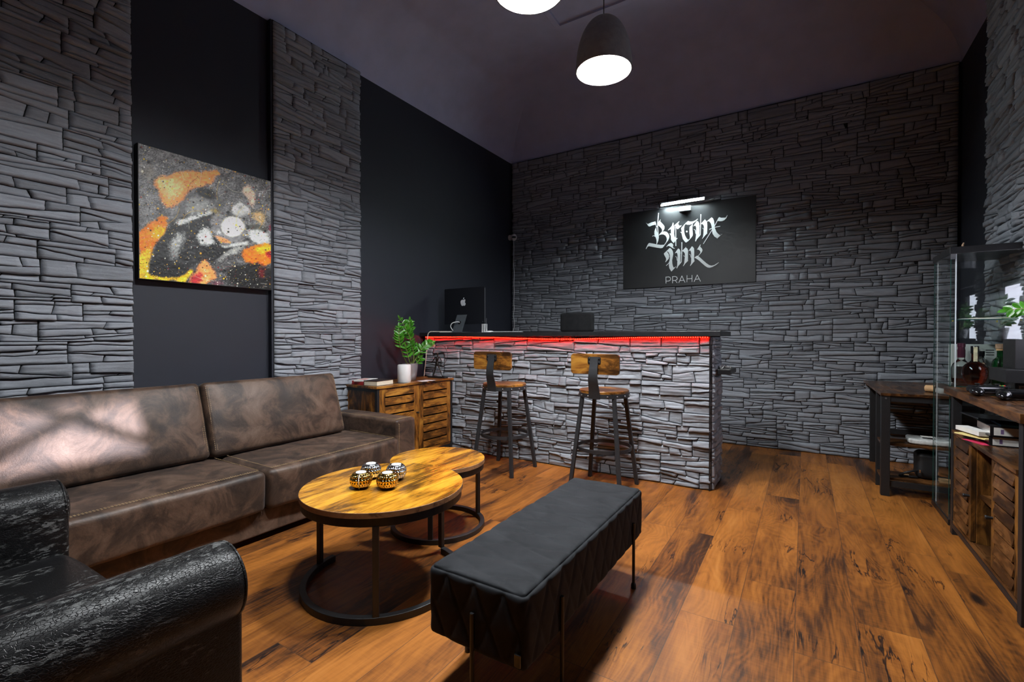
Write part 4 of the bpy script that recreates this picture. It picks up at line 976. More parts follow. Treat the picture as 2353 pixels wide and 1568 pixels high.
# ------------------------------------------------------------------ sign, picture light, camera
SG = json.loads('''{"b":[[[-320,345],[-329,238],[-330,202],[-323,110],[-315,110],[-322,202],[-321,236],[-312,344]],[[-451,259],[-437,246],[-428,242],[-390,254],[-349,259],[-342,233],[-337,203],[-328,211],[-324,206],[-334,197],[-341,195],[-346,225],[-381,221],[-410,212],[-425,219],[-437,240]],[[-338,198],[-351,179],[-359,156],[-360,130],[-356,105],[-345,87],[-338,62],[-336,36],[-339,15],[-333,16],[-319,48],[-313,83],[-315,107],[-325,131],[-334,153],[-338,177]],[[-321,242],[-296,274],[-299,254],[-282,232],[-265,212],[-254,193],[-254,176],[-260,159],[-272,144],[-282,141],[-279,155],[-283,170],[-296,189],[-314,208],[-324,219]],[[-282,141],[-253,142],[-230,133],[-213,112],[-204,88],[-206,65],[-216,43],[-241,11],[-261,-16],[-275,-31],[-293,-32],[-327,-24],[-380,-9],[-419,3],[-433,-5],[-447,-26],[-451,-21],[-436,11],[-422,33],[-410,36],[-371,25],[-336,14],[-293,3],[-258,1],[-238,28],[-230,53],[-233,74],[-244,96],[-264,110],[-282,113],[-299,111],[-315,104],[-305,120]],[[-383,104],[-372,113],[-360,110],[-351,101],[-356,98],[-367,108],[-379,101]],[[-219,147],[-216,153],[-179,189],[-168,223],[-162,216],[-160,181],[-155,181],[-151,174],[-155,140],[-156,106],[-152,77],[-142,58],[-119,55],[-132,43],[-145,27],[-160,7],[-179,30],[-188,49],[-189,86],[-202,113],[-196,115],[-188,107],[-188,159],[-199,156]],[[-144,179],[-142,-24],[-134,-25],[-136,178]],[[-161,179],[-151,195],[-108,227],[-104,225],[-116,210],[-112,193],[-100,180],[-82,184],[-84,176],[-115,150],[-124,148],[-134,167],[-143,183],[-148,186]],[[-86,154],[-53,190],[-42,193],[-52,179],[-56,151],[-55,114],[-48,79],[-33,48],[-16,27],[-1,36],[1,59],[-4,93],[-4,133],[-1,158],[29,184],[25,155],[26,118],[30,84],[28,64],[13,43],[-17,12],[-37,0],[-48,10],[-69,41],[-76,73],[-82,102],[-94,115],[-90,118],[-80,111],[-83,140]],[[-61,180],[-42,200],[-18,219],[12,208],[36,210],[55,217],[75,230],[78,227],[55,205],[23,185],[-1,180],[-26,184],[-42,192]],[[-21,112],[-22,108],[-25,105],[-28,104],[-33,105],[-36,108],[-38,112],[-38,117],[-36,120],[-33,122],[-28,122],[-25,120],[-22,117]],[[34,158],[39,167],[55,191],[69,210],[82,199],[90,181],[92,155],[93,116],[92,82],[94,65],[105,67],[101,59],[80,36],[67,20],[59,2],[52,5],[56,30],[60,63],[61,108],[62,142],[55,164],[46,164]],[[102,272],[101,188],[97,65],[105,64],[108,187],[109,271]],[[93,149],[109,178],[148,217],[145,210],[157,200],[165,182],[167,151],[167,107],[166,79],[168,72],[148,53],[120,19],[118,23],[128,44],[131,72],[133,111],[136,127],[135,150],[127,165],[114,175]],[[39,126],[51,117],[55,80],[60,81],[55,118],[42,130]],[[121,129],[132,116],[135,119],[123,132]],[[164,189],[169,198],[208,227],[221,214],[230,188],[234,154],[239,115],[252,77],[270,53],[290,36],[303,49],[306,47],[285,31],[259,8],[256,15],[234,32],[217,62],[212,96],[208,135],[200,167],[187,188],[177,193]],[[272,216],[234,142],[239,138],[277,213]],[[210,102],[128,-29],[133,-33],[214,98]],[[264,183],[277,220],[297,210],[335,207],[351,229],[354,227],[343,200],[325,183],[305,176],[287,177]],[[188,105],[210,114],[207,120],[185,112]],[[237,120],[288,125],[287,131],[236,127]]],"i":[[[-235,-21],[-213,3],[-188,14],[-173,6],[-163,-11],[-168,-27],[-160,-42],[-148,-45],[-151,-51],[-166,-47],[-185,-31],[-207,-17],[-222,-16],[-232,-26]],[[-260,-91],[-199,-37],[-182,-51],[-169,-74],[-164,-103],[-169,-135],[-175,-166],[-173,-204],[-167,-230],[-158,-249],[-136,-236],[-138,-241],[-181,-286],[-186,-281],[-203,-250],[-208,-217],[-206,-198],[-234,-223],[-237,-218],[-212,-195],[-203,-176],[-198,-145],[-199,-113],[-210,-86],[-223,-71],[-227,-75],[-209,-105],[-205,-128],[-209,-150],[-242,-184],[-245,-181],[-237,-161],[-238,-141],[-257,-104]],[[-148,-100],[-132,-75],[-114,-51],[-99,-64],[-92,-85],[-92,-135],[-93,-192],[-78,-193],[-89,-208],[-113,-235],[-125,-257],[-132,-254],[-124,-227],[-123,-196],[-120,-158],[-120,-120],[-126,-96],[-135,-95]],[[-82,10],[-83,-92],[-87,-194],[-79,-195],[-74,-93],[-74,9]],[[-92,-110],[-76,-82],[-35,-42],[-37,-51],[-23,-63],[-16,-83],[-17,-130],[-17,-183],[-15,-188],[-41,-212],[-63,-240],[-66,-238],[-54,-211],[-51,-177],[-47,-139],[-48,-111],[-58,-94],[-70,-84]],[[-143,-135],[-131,-142],[-127,-177],[-121,-177],[-126,-141],[-140,-130]],[[-63,-132],[-50,-144],[-47,-141],[-60,-128]],[[-6,-123],[5,-130],[11,-158],[15,-157],[9,-128],[-4,-119]],[[-12,-89],[7,-63],[21,-43],[33,-53],[42,-70],[44,-104],[43,-160],[44,-191],[50,-193],[28,-218],[6,-243],[3,-240],[13,-217],[15,-182],[15,-139],[13,-104],[7,-85],[-4,-86]],[[70,-82],[101,-34],[106,-36],[100,-54],[116,-74],[123,-90],[120,-105],[110,-120],[85,-147],[79,-146],[98,-125],[104,-110],[98,-97],[87,-85]],[[46,-162],[60,-149],[75,-143],[87,-152],[125,-192],[162,-229],[188,-249],[208,-256],[234,-252],[275,-228],[277,-231],[248,-254],[217,-270],[191,-276],[171,-271],[148,-254],[119,-225],[90,-195],[66,-175]]],"p":[[[-234,-407],[-235,-338],[-241,-337],[-240,-407]],[[-240,-343],[-206,-344],[-206,-337],[-240,-337]],[[-212,-342],[-194,-352],[-191,-346],[-210,-337]],[[-198,-346],[-191,-366],[-186,-364],[-193,-344]],[[-191,-359],[-198,-378],[-193,-380],[-186,-361]],[[-194,-373],[-212,-381],[-209,-387],[-191,-378]],[[-206,-380],[-238,-381],[-237,-387],[-206,-386]],[[-167,-410],[-167,-338],[-173,-337],[-173,-409]],[[-172,-343],[-141,-343],[-141,-337],[-173,-337]],[[-147,-342],[-127,-351],[-125,-346],[-145,-336]],[[-132,-346],[-124,-365],[-119,-364],[-126,-344]],[[-124,-359],[-132,-377],[-126,-380],[-119,-361]],[[-127,-372],[-147,-379],[-145,-385],[-125,-378]],[[-141,-378],[-171,-378],[-170,-384],[-141,-384]],[[-147,-381],[-125,-410],[-121,-407],[-143,-378]],[[-105,-410],[-73,-339],[-78,-336],[-110,-407]],[[-80,-339],[-48,-410],[-43,-408],[-75,-336]],[[-97,-389],[-55,-388],[-56,-382],[-97,-383]],[[-24,-407],[-23,-336],[-29,-336],[-29,-407]],[[26,-407],[26,-337],[20,-336],[21,-407]],[[-28,-376],[26,-376],[26,-370],[-28,-370]],[[45,-409],[77,-339],[72,-336],[40,-407]],[[70,-339],[103,-409],[108,-407],[75,-337]],[[53,-386],[95,-385],[94,-379],[53,-380]]]}''')
def sign():
    x0, x1, z0, z1 = -1.706, -.402, 1.586, 2.415
    t = Thing('wall_sign', 'black name board with white blackletter words on the stone wall', 'sign', (-1.005, 5.05, 2.027))
    t.part('board', MB().box(x0, x1, 5.041, 5.062, z0, z1), M['board'], bevel=.0015)
    for key, nm, lab in (('b', 'lettering', 'white blackletter word on the upper line'), ('i', 'lettering', 'white blackletter word on the second line'), ('p', 'lettering', 'thin white capitals along the bottom')):
        mb = MB()
        for k, poly in enumerate(SG[key]):
            q = [(-1.005+a/1000, 5.0405, 2.0272+b/1000) for a, b in poly]; off = .0012+.0004*k/len(SG[key]); mb.prism(q, (0, -off, 0))
        t.part(nm, mb, M['letters'], label=lab)
sign()
t = Thing('picture_light', 'slim lit tube lamp mounted over the name board', 'picture light', (-1.05, 5.0, 2.42))
t.part('tube', MB().cyl((-1.272, 4.955, 2.423), (-.855, 4.955, 2.431), .0085, seg=16), M['tube'], smooth=True)
t.part('tube_housing', MB().box(-1.285, -.843, 4.963, 4.978, 2.418, 2.438), M['chrome'], bevel=.003)
t.part('hood', MB().box(-1.285, -.843, 4.938, 4.978, 2.4395, 2.4425), M['chrome'])
for x in (-1.285, -.853): t.part('end_cap', MB().cyl((x, 4.955, 2.424), (x+.012, 4.955, 2.424), .011), M['chrome'])
t.part('bracket', MB().box(-1.105, -.988, 4.992, 5.0415, 2.343, 2.393), M['silver'], bevel=.004)
t.part('arm', MB().tube([(-1.045, 5.0, 2.39), (-1.045, 4.99, 2.41), (-1.045, 4.972, 2.424)], .006, 8), M['chrome'])
def camera_():
    c = Vector((-3.115, 5.022, 2.311))
    t = Thing('security_camera', 'small white round security camera in the corner of the stone wall', 'camera', tuple(c))
    t.part('body', MB().ell(c, .040, .040, .044, 28, 14), M['white'], smooth=True)
    t.part('mount', MB().lathe([(0, 0), (.034, 0), (.036, .012), (.030, .04), (0, .04)], seg=28, axis='x').xf(Matrix.Translation((XL+.001, 5.022, 2.311))), M['white'], smooth=False, auto=40)
    d = Vector((.55, -.80, -.12)).normalized(); rt = d.to_track_quat('Z', 'Y').to_matrix().to_4x4()
    t.part('lens', MB().ell((0,0,0), .026, .014, .010, 20, 8).xf(Matrix.Translation(c+d*.034) @ rt), M['gloss'], smooth=True)
    R_ = random.Random(3); pts = [(-3.128+.004*R_.uniform(-1, 1), 5.045+.004*R_.uniform(-1, 1), 2.27-k*.078) for k in range(15)]+[(-3.145, 5.03, 1.10)]
    t.part('cable', MB().rope(pts, .0034, 8, 3), M['white'], smooth=True)
camera_()
# ------------------------------------------------------------------ corner desk with side shelves
def corner_desk():
    t = Thing('corner_desk', 'dark wood desk with black legs and two side shelves in the corner', 'desk', (.72, 4.5, 0))
    x0, x1, y0, y1, zt = .43, 1.02, 3.945, 5.03, .685
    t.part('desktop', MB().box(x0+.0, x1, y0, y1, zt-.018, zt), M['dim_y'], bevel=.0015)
    L = .048
    for x, y, a in ((x0+.004, y0+.006, L), (x0+.004, 4.21, .030), (.472, y1-.055, L), (x1-L, 4.21, .03), (x1-L, y1-.055, L), (x1-L, y0+.006, L)):
        l = t.part('leg', MB().box(x, x+(a if a == L else .03), y, y+a, 0, zt-.0185), M['black'], bevel=.002)
    t.part('bolt', MB().cyl((x0+.028, y0+.004, zt-.035), (x0+.028, y0+.0065, zt-.035), .006), M['steel'])
    t.part('front_rail', MB().box(x0+L+.004, x1-L, y0+.012, y0+.034, zt-.055, zt-.019), M['black'])
    for z in (.345, .115):
        t.part('shelf', MB().box(x0+.010, x1-.004, y0+.055, 4.208, z-.015, z), M['dim_x'], bevel=.001)
        t.part('shelf_rail', MB().box(x0+L+.004, x1-L, y0+.02, y0+.042, z-.05, z-.0155) if z < .2 else MB().box(x0+L+.004, x1-L, 4.212, 4.232, z-.05, z-.016), M['black'])
    t.part('back_rail', MB().box(.522, x1-L, y1-.045, y1-.02, .25, .29), M['black'])
corner_desk()
def parcel():
    t = Thing('parcel', 'clear plastic wrapped white parcel on the desk side shelf', 'parcel', (.74, 4.10, .345))
    def d(P, N): return .006*fbm(P[...,0]*22, P[...,1]*22+P[...,2]*30, 3)
    mb = rbox(.29, .17, .034, .012, .012, d); mb.xf(Matrix.Translation((.735, 4.105, .369)) @ Matrix.Rotation(-.05, 4, 'Z'))
    mn = min(v[2] for v in mb.v); mb.v = [(a, b, c-mn+.3455) for a, b, c in mb.v]
    t.part('wrapping', mb, M['wrap'], smooth=True); t.part('address_label', MB().box(.66, .73, 4.07, 4.12, .3935, .3955), M['paper'])
M['wrap'] = plain('wrinkled_plastic_wrap', (.60,.61,.59), .18, var=.25, scale=40, bmp=.4)
parcel()
def bag():
    t = Thing('backpack', 'black backpack standing on the lower desk shelf', 'bag', (.69, 4.10, .115))
    def d(P, N): return .010*fbm(P[...,0]*9, P[...,2]*11+P[...,1]*7, 3)
    mb = rbox(.115, .15, .180, .035, .02, d); mb.xf(Matrix.Translation((.690, 4.12, .2095))); mn = min(v[2] for v in mb.v); mb.v = [(a, b, c-mn+.1152) for a, b, c in mb.v]
    b = t.part('body', mb, M['bagfab'], smooth=True)
    t.part('strap', MB().rope([(.64, 4.06, .17), (.60, 4.03, .165), (.565, 4.03, .15), (.545, 4.05, .125), (.58, 4.06, .1235), (.64, 4.06, .126)], .007, 8), M['bagfab'], smooth=True)
    t.part('buckle', MB().box(.640, .648, 4.018, 4.030, .165, .185), M['chrome'], b)
M['bagfab'] = plain('black_nylon', (.006,.006,.007), .6, bmp=.2)
bag()
for k, (x0, x1, y0, y1, lab) in enumerate(((.742, .80, 4.02, 4.06, 'pale wooden block on the lower desk shelf, right of the backpack'), (.575, .600, 4.09, 4.115, 'small wood offcut lying inside the loop of the backpack strap'))):
    one('wood_block', MB().box(x0, x1, y0, y1, .1152, .139-.012*k), M['kraft'], lab, 'wood block', (x0, y0, .1152), bevel=.002)
t = Thing('cardboard_sleeve', 'crumpled kraft and white wrapper behind the cabinet glass on the desk', 'wrapper', (.66, 4.15, .685))
t.part('sleeve', MB().tube([(.70, 4.19, .709), (.745, 4.16, .709)], .0235, 16), M['kraft']); t.part('wrapper', rbox(.09, .10, .030, .008, .02, lambda P, N: .012*fbm(P[...,0]*25, P[...,1]*25, 2), c=(.775, 4.02, .709)), M['paper'], smooth=True)
wires = MB().rope([(.62, 5.03, .60), (.60, 5.028, .45), (.56, 5.03, .33), (.60, 5.03, .20), (.70, 5.02, .12), (.82, 5.02, .10)], .0035, 8)
one('cable', wires, M['blackplastic'], 'black cable hanging against the stones under the desk', 'cable', (.62, 5.03, .1), smooth=True)

# ------------------------------------------------------------------ glass display cabinet
def display_cabinet():
    x0, x1, y0, y1, H = .690, .985, 3.525, 3.925, 1.56
    t = Thing('display_cabinet', 'tall glass display cabinet with a black top and base by the right wall', 'cabinet', (.84, 3.72, 0))
    t.part('base', MB().box(x0-.004, x1+.004, y0-.004, y1+.004, 0, .032), M['blackplastic'], bevel=.002)
    t.part('cabinet_top', MB().box(x0-.006, x1+.006, y0-.006, y1+.006, H-.038, H), M['blackplastic'], bevel=.002)
    z0, z1, g = .0325, H-.0385, .0045
    def pane(nm, b, e):
        p = t.part(nm, MB().box(*b), M['pane'])
        for q in e: t.part('glass_edge', MB().box(*q), M['paneedge'], p)
    pane('side_pane', (x0, x0+g, y0+.006, y1, z0, z1), [(x0-.0002, x0+g, y1-.0012, y1, z0, z1)])
    pane('front_pane', (x0, x1, y0, y0+g, z0, z1), [(x0-.0012, x0+.0012, y0-.0004, y0+g, z0, z1)])
    pane('back_pane', (x0+g, x1-g, y1-g, y1, z0, z1), [])
    pane('side_pane', (x1-g, x1, y0+.006, y1, z0, z1), [])
    for x, y in ((x0+.020, y0+.006), (x0+.0055, y1-.055)): t.part('seal_strip', MB().box(x, x+.0055, y, y+.004, z0, z1), M['seal'])
    for z in (.40, .785, 1.157):
        s = t.part('glass_shelf', MB().box(x0+.007, x1-.007, y0+.010, y1-.008, z-.005, z), M['pane'])
        t.part('shelf_edge', MB().box(x0+.007, x1-.007, y0+.0095, y0+.0105, z-.005, z), M['paneedge'], s); t.part('shelf_edge', MB().box(x0+.0065, x0+.0075, y0+.010, y1-.008, z-.005, z), M['paneedge'], s)
        for x, y in ((x0+.010, y0+.012), (x0+.010, y1-.02), (x1-.016, y0+.012), (x1-.016, y1-.02)): t.part('shelf_clip', MB().box(x, x+.006, y, y+.008, z-.011, z-.0055), M['clip'], s)
    t.part('hinge', MB().box(x0-.002, x0+.02, y0-.003, y0-.0005, z0, z0+.03), M['steel']); t.part('hinge', MB().box(x0-.002, x0+.02, y0-.003, y0-.0005, z1-.03, z1), M['steel'])
M['seal'] = plain('translucent_white_seal', (.72,.76,.80), .4, var=.02); M['clip'] = plain('yellow_clip', (.55,.42,.05), .4)
display_cabinet()
SH = .7858
def bottle(name, lab, c, prof, glass, liquid=None, cap=None, label=None, flat=1.0):
    x, y = c; t = Thing(name, lab, 'bottle', (x, y, SH))
    sc = lambda m: m.xf(Matrix.Translation((x, y, SH)) @ Matrix.Diagonal((1, flat, 1, 1)))
    t.part('glass', sc(MB().lathe(prof, seg=36)), glass, smooth=True)
    if liquid: t.part('liquid', sc(MB().lathe(liquid[0], seg=36)), liquid[1], smooth=True)
    for nm, pr, mt in cap or []: t.part(nm, sc(MB().lathe(pr, seg=24)), mt, auto=40)
    if label: t.part(label[0], label[1], label[2])
    return t
rp = [(0,.002), (.026,.0), (.034,.006), (.047,.028), (.0545,.055), (.056,.078), (.051,.102), (.038,.120), (.022,.131), (.0155,.140), (.0145,.165), (.0145,.178), (0,.178)]
bottle('liquor_bottle', 'round amber liquor bottle with a paper strip over its black cap', (.813, 3.625), rp, M['cognac'], None,
       [('cap', [(.0155,.178), (.0175,.180), (.0175,.219), (.016,.221), (0,.221)], M['gloss'])],
       ('paper_strip', MB().box(.804, .822, 3.606, 3.6075, SH+.135, SH+.213), M['strip'])) if 0 else None
M['strip'] = plain('cream_tax_strip', (.62,.56,.36), .7, var=.3, scale=60)
def strip(x, y): return MB().box(x-.0095, x+.0075, y-.0190, y-.0182, SH+.134, SH+.216)
bottle('liquor_bottle', 'round amber liquor bottle with a paper strip over its black cap', (.813, 3.625), rp, M['cognac'], None, [('cap', [(.0155,.178), (.0175,.180), (.0175,.219), (.016,.221), (0,.221)], M['gloss'])], ('paper_strip', strip(.813, 3.625), M['strip']))
cp = [(0,.002), (.036,0), (.044,.006), (.046,.05), (.045,.088), (.038,.112), (.022,.132), (.0165,.142), (.016,.185), (0,.185)]
t_ = bottle('liquor_bottle', 'clear bottle with a plum foil cap behind the round amber one', (.786, 3.765), cp, M['clear'], ([(0,.006), (.040,.006), (.042,.02), (.042,.030), (0,.030)], M['cognac']),
       [('foil', [(.0170,.150), (.0180,.150), (.0185,.196), (.0185,.198), (0,.198)], M['purple']), ('cap', [(.0165,.198), (.0165,.213), (.0185,.214), (.0185,.236), (0,.236)], M['purple'])])
t_.part('paper_label', MB().box(.755, .790, 3.714, 3.716, SH+.03, SH+.10), M['darkcover'])
bottle('liquor_bottle', 'clear round-shouldered bottle, half hidden behind the amber one', (.872, 3.775), [(0,.002), (.036,0), (.042,.006), (.044,.06), (.042,.09), (.030,.112), (.017,.126), (.015,.160), (0,.160)], M['clear'], None, [('cap', [(.0155,.160), (.0175,.161), (.0175,.19), (0,.19)], M['gloss'])])
bottle('liquor_bottle', 'green bottle with a pale cork beside the black metal box', (.935, 3.70), [(0,.002), (.030,0), (.034,.006), (.035,.12), (.030,.142), (.016,.157), (.0145,.165), (.0145,.195), (0,.195)], M['green'], None, [('collar', [(.016,.196), (.017,.196), (.017,.207), (0,.207)], M['kraft']), ('cork', [(.020,.2075), (.021,.209), (.021,.232), (.019,.234), (0,.234)], M['cork'])])
t = Thing('vented_panel', 'pale enamel box with vent slots behind the bottles', 'box', (.86, 3.875, SH)); t.part('body', MB().box(.755, .965, 3.835, 3.905, SH, SH+.228), M['mint'], bevel=.004)
for gx in (.80, .865, .925):
    for k in range(3): t.part('vent_slot', MB().box(gx-.018, gx+.018, 3.8335, 3.836, SH+.165+.014*k, SH+.1685+.014*k), M['gloss'])
for k, (x0, x1, y0, y1, z, mt, lab) in enumerate(((.745, .905, 3.57, 3.76, 1.157, M['paper'], 'white sheets lying on the upper glass shelf'), (.80, .955, 3.60, 3.82, 1.1612, M['cream'], 'cream brochure on top of the white sheets'))):
    mb = MB().box(x0, x1, y0, y1, z+.0003, z+.0040); one('papers', mb, mt, lab, 'papers', (x0, y0, z))
t = Thing('ornament', 'tiny pale figurine on a dark lid, on top of the glass cabinet', 'ornament', (.775, 3.68, 1.56)); t.part('lid', MB().lathe([(0, 1.560), (.030, 1.560), (.030, 1.568), (.02, 1.573), (0, 1.573)], (.785, 3.68, 0), 24), M['gloss'])
t.part('figurine', MB().tube([(.768, 3.66, 1.570), (.766, 3.66, 1.585), (.771, 3.66, 1.60)], [.006, .005, .0035], 10), M['cork'], smooth=True)

# ------------------------------------------------------------------ media sideboard with slatted doors
def media():
    x0, x1, y0, y1 = .672, 1.035, 2.432, 3.400; zt = .780
    t = Thing('media_sideboard', 'dark wood sideboard with slatted doors, open middle and black frame on the right', 'sideboard', (.86, 2.95, 0))
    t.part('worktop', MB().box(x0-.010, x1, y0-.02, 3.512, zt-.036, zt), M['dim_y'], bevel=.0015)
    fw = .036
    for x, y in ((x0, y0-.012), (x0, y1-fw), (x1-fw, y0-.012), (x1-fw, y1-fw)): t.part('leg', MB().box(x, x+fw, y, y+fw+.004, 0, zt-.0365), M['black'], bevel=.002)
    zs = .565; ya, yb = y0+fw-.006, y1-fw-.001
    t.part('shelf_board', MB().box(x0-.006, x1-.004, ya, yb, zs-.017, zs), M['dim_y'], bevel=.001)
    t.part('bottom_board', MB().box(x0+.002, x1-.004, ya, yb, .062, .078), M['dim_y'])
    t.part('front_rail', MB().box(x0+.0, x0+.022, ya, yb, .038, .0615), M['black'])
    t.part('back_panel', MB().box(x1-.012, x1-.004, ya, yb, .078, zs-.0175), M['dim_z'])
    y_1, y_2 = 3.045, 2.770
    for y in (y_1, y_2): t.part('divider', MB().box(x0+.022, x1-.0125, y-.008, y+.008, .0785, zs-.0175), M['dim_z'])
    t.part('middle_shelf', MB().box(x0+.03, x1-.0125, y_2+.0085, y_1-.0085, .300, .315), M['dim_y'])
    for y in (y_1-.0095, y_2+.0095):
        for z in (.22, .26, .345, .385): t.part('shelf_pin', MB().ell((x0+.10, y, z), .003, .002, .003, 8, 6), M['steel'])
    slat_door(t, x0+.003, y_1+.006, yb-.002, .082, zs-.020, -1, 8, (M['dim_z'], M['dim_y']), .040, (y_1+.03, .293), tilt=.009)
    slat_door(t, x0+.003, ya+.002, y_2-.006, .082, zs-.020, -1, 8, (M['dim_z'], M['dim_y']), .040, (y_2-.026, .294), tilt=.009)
media()
def binder(z, y, lab):
    t = Thing('ring_binder', lab, 'binder', (.86, y+.12, z), group='ring binders lying in the sideboard')
    x0, x1, h = .722, 1.00, .046
    t.part('cover', MB().box(x0-.012, x1, y, y+.26, z, z+.003).box(x0-.012, x1, y, y+.26, z+h-.003, z+h).box(x0-.012, x1, y, y+.003, z+.003, z+h-.003), M['blackplastic'])
    l = t.part('spine_label', MB().box(x0, x1-.006, y-.0008, y, z+.005, z+h-.006), M['paper'])
    t.part('printing', MB().box(x0+.022, x0+.032, y-.0012, y-.0008, z+.012, z+h-.014), M['tagc'], l)
    t.part('sheets', MB().box(x0+.002, x1-.004, y+.006, y+.25, z+.004, z+h-.004), M['paper'])
    return t
M['tagc'] = plain('violet_print', (.16,.10,.22), .6)
binder(.5653, 2.945, 'black ring binder with a white spine label, lower of the two')
binder(.6116, 2.930, 'black ring binder with a white spine label, upper of the two')
def sheets(nm, lab, cat, c, w, l, h, ang, mt, bend=0.):
    mb = MB(); n = 10; a, b = np.meshgrid(np.linspace(-w/2, w/2, n), np.linspace(-l/2, l/2, 6), indexing='ij')
    zz = bend*((a+w/2)/w-1)**2
    T = np.stack([a, b, zz+h], -1); B = np.stack([a, b, zz], -1); mb.grid(T); mb.grid(B, flip=True)
    for P, Q in ((T[0], B[0]), (T[-1], B[-1]), (T[:,0], B[:,0]), (T[:,-1], B[:,-1])): mb.grid(np.stack([P, Q]))
    mb.xf(Matrix.Translation(c) @ Matrix.Rotation(ang, 4, 'Z')); return one(nm, mb, mt, lab, cat, c, smooth=False)
sheets('papers', 'yellow sheets sticking out under the lower binder pile', 'papers', (.688, 3.05, .585), .055, .16, .005, .5, M['yellow'])
sheets('papers', 'pink sheet under the yellow sheets in the sideboard', 'papers', (.690, 3.01, .5653), .05, .14, .0012, .35, M['pink'])
sheets('papers', 'white loose sheets between the binders and the yellow sheets', 'papers', (.688, 3.08, .598), .05, .18, .02, .25, M['paper'])
sheets('folder', 'blue folder on top of the binders', 'folder', (.88, 3.04, .6578), .26, .23, .008, -.05, M['blue'])
sheets('folder', 'dark folder with curled pages, topmost on the binder pile', 'folder', (.82, 3.09, .6662), .30, .20, .006, .1, M['gloss'], .012)

# ---- on the sideboard
ZW = .780
def black_box():
    t = Thing('metal_box', 'matt black metal device on a black tray with a bar code label', 'device', (.93, 3.24, ZW))
    t.part('body', MB().box(.848, 1.02, 3.16, 3.32, .905, 1.047), M['device'], bevel=.002)
    t.part('tray', MB().box(.803, 1.02, 3.10, 3.34, .842, .9045), M['device'], bevel=.002)
    t.part('foot', MB().box(.855, 1.01, 3.18, 3.32, ZW, .8415), M['gloss'], bevel=.002)
    l = t.part('barcode_label', MB().box(.868, .925, 3.1790, 3.1800, ZW+.016, ZW+.045), M['mint'])
    bc = MB(); x = .874; R_ = random.Random(2)
    while x < .905: w_ = R_.choice([.0008,.0014,.002]); bc.box(x, x+w_, 3.1785, 3.1791, ZW+.022, ZW+.040); x += w_+.0012
    t.part('bars', bc, M['gloss'], l)
    t.part('slot', MB().box(.895, 1.0, 3.1592, 3.1602, .925, .928), M['gloss'])
black_box()
def game_pad(c, ang, lab):
    t = Thing('game_controller', lab, 'game controller', (c[0], c[1], ZW), ang, 'black game controllers on the sideboard', local=True)
    def d(P, N): return -.006*(1-(P[...,0]/.06)**2)*np.clip(-N[...,1], 0, 1)
    mb = rbox(.136, .080, .040, .0185, .012, d, c=(0, .008, .0275)); o = t.part('body', mb, M['gloss'], smooth=True)
    for s in (-1, 1):
        m = MB().ell((0,0,0), .027, .054, .0205, 20, 12).xf(Matrix.Translation((s*.054, -.020, .0215)) @ Matrix.Rotation(s*.32, 4, 'Z') @ Matrix.Rotation(.10, 4, 'X')); m.v = [(a, b, max(q, .0004)) for a, b, q in m.v]
        t.part('grip', m, M['gloss'], smooth=True)
        t.part('thumbstick', MB().lathe([(0, .058), (.009, .058), (.0095, .054), (.005, .050), (.005, .044)], (s*.030-(0 if s > 0 else .01), .004 if s < 0 else -.006, 0), 20), M['blackplastic'])
    for (x, y, nm, mt) in ((.052, -.002, 'button', M['bgreen']), (.063, .009, 'button', M['bred']), (.041, .009, 'button', M['bblue']), (.052, .020, 'button', M['byel'])): t.part('button', MB().lathe([(0, .0505), (.004, .0500), (.0048, .0485), (.0048, .044)], (x, y, 0), 12), mt)
    return t
M['bgreen'] = plain('green_button', (.03,.5,.03), .3); M['bred'] = plain('red_button', (.6,.02,.02), .3); M['bblue'] = plain('blue_button', (.03,.12,.6), .3); M['byel'] = plain('yellow_button', (.6,.42,.02), .3)
g1 = game_pad((.738, 3.075), .25, 'black game controller at the sideboard edge, closest to the glass cabinet')
g2 = dup(g1.o, (.800, 2.925, ZW), 'black game controller cut by the right edge of the photo', .05)
x_, y_ = .955, 3.235
t = Thing('potted_plant', 'green leafy sprig reaching in from the right above the black box', 'plant', (x_, y_, 1.047))
t.part('pot', MB().lathe([(0, 1.0475), (.034, 1.0475), (.044, 1.10), (.046, 1.112), (.042, 1.112), (.040, 1.10), (0, 1.10)], (x_, y_, 0), 32), M['white'], auto=50)
zz_plant(t, [([(x_, y_, 1.10), (.950, 3.23, 1.16), (.925, 3.23, 1.188), (.890, 3.235, 1.196), (.846, 3.24, 1.190)], 5, .30), ([(x_, y_, 1.10), (.975, 3.23, 1.18), (.985, 3.23, 1.27)], 6, .3), ([(x_, y_, 1.10), (.985, 3.22, 1.14), (1.02, 3.20, 1.18)], 4, .35)], .052, .026, 9, (-.25,-.9,.35))

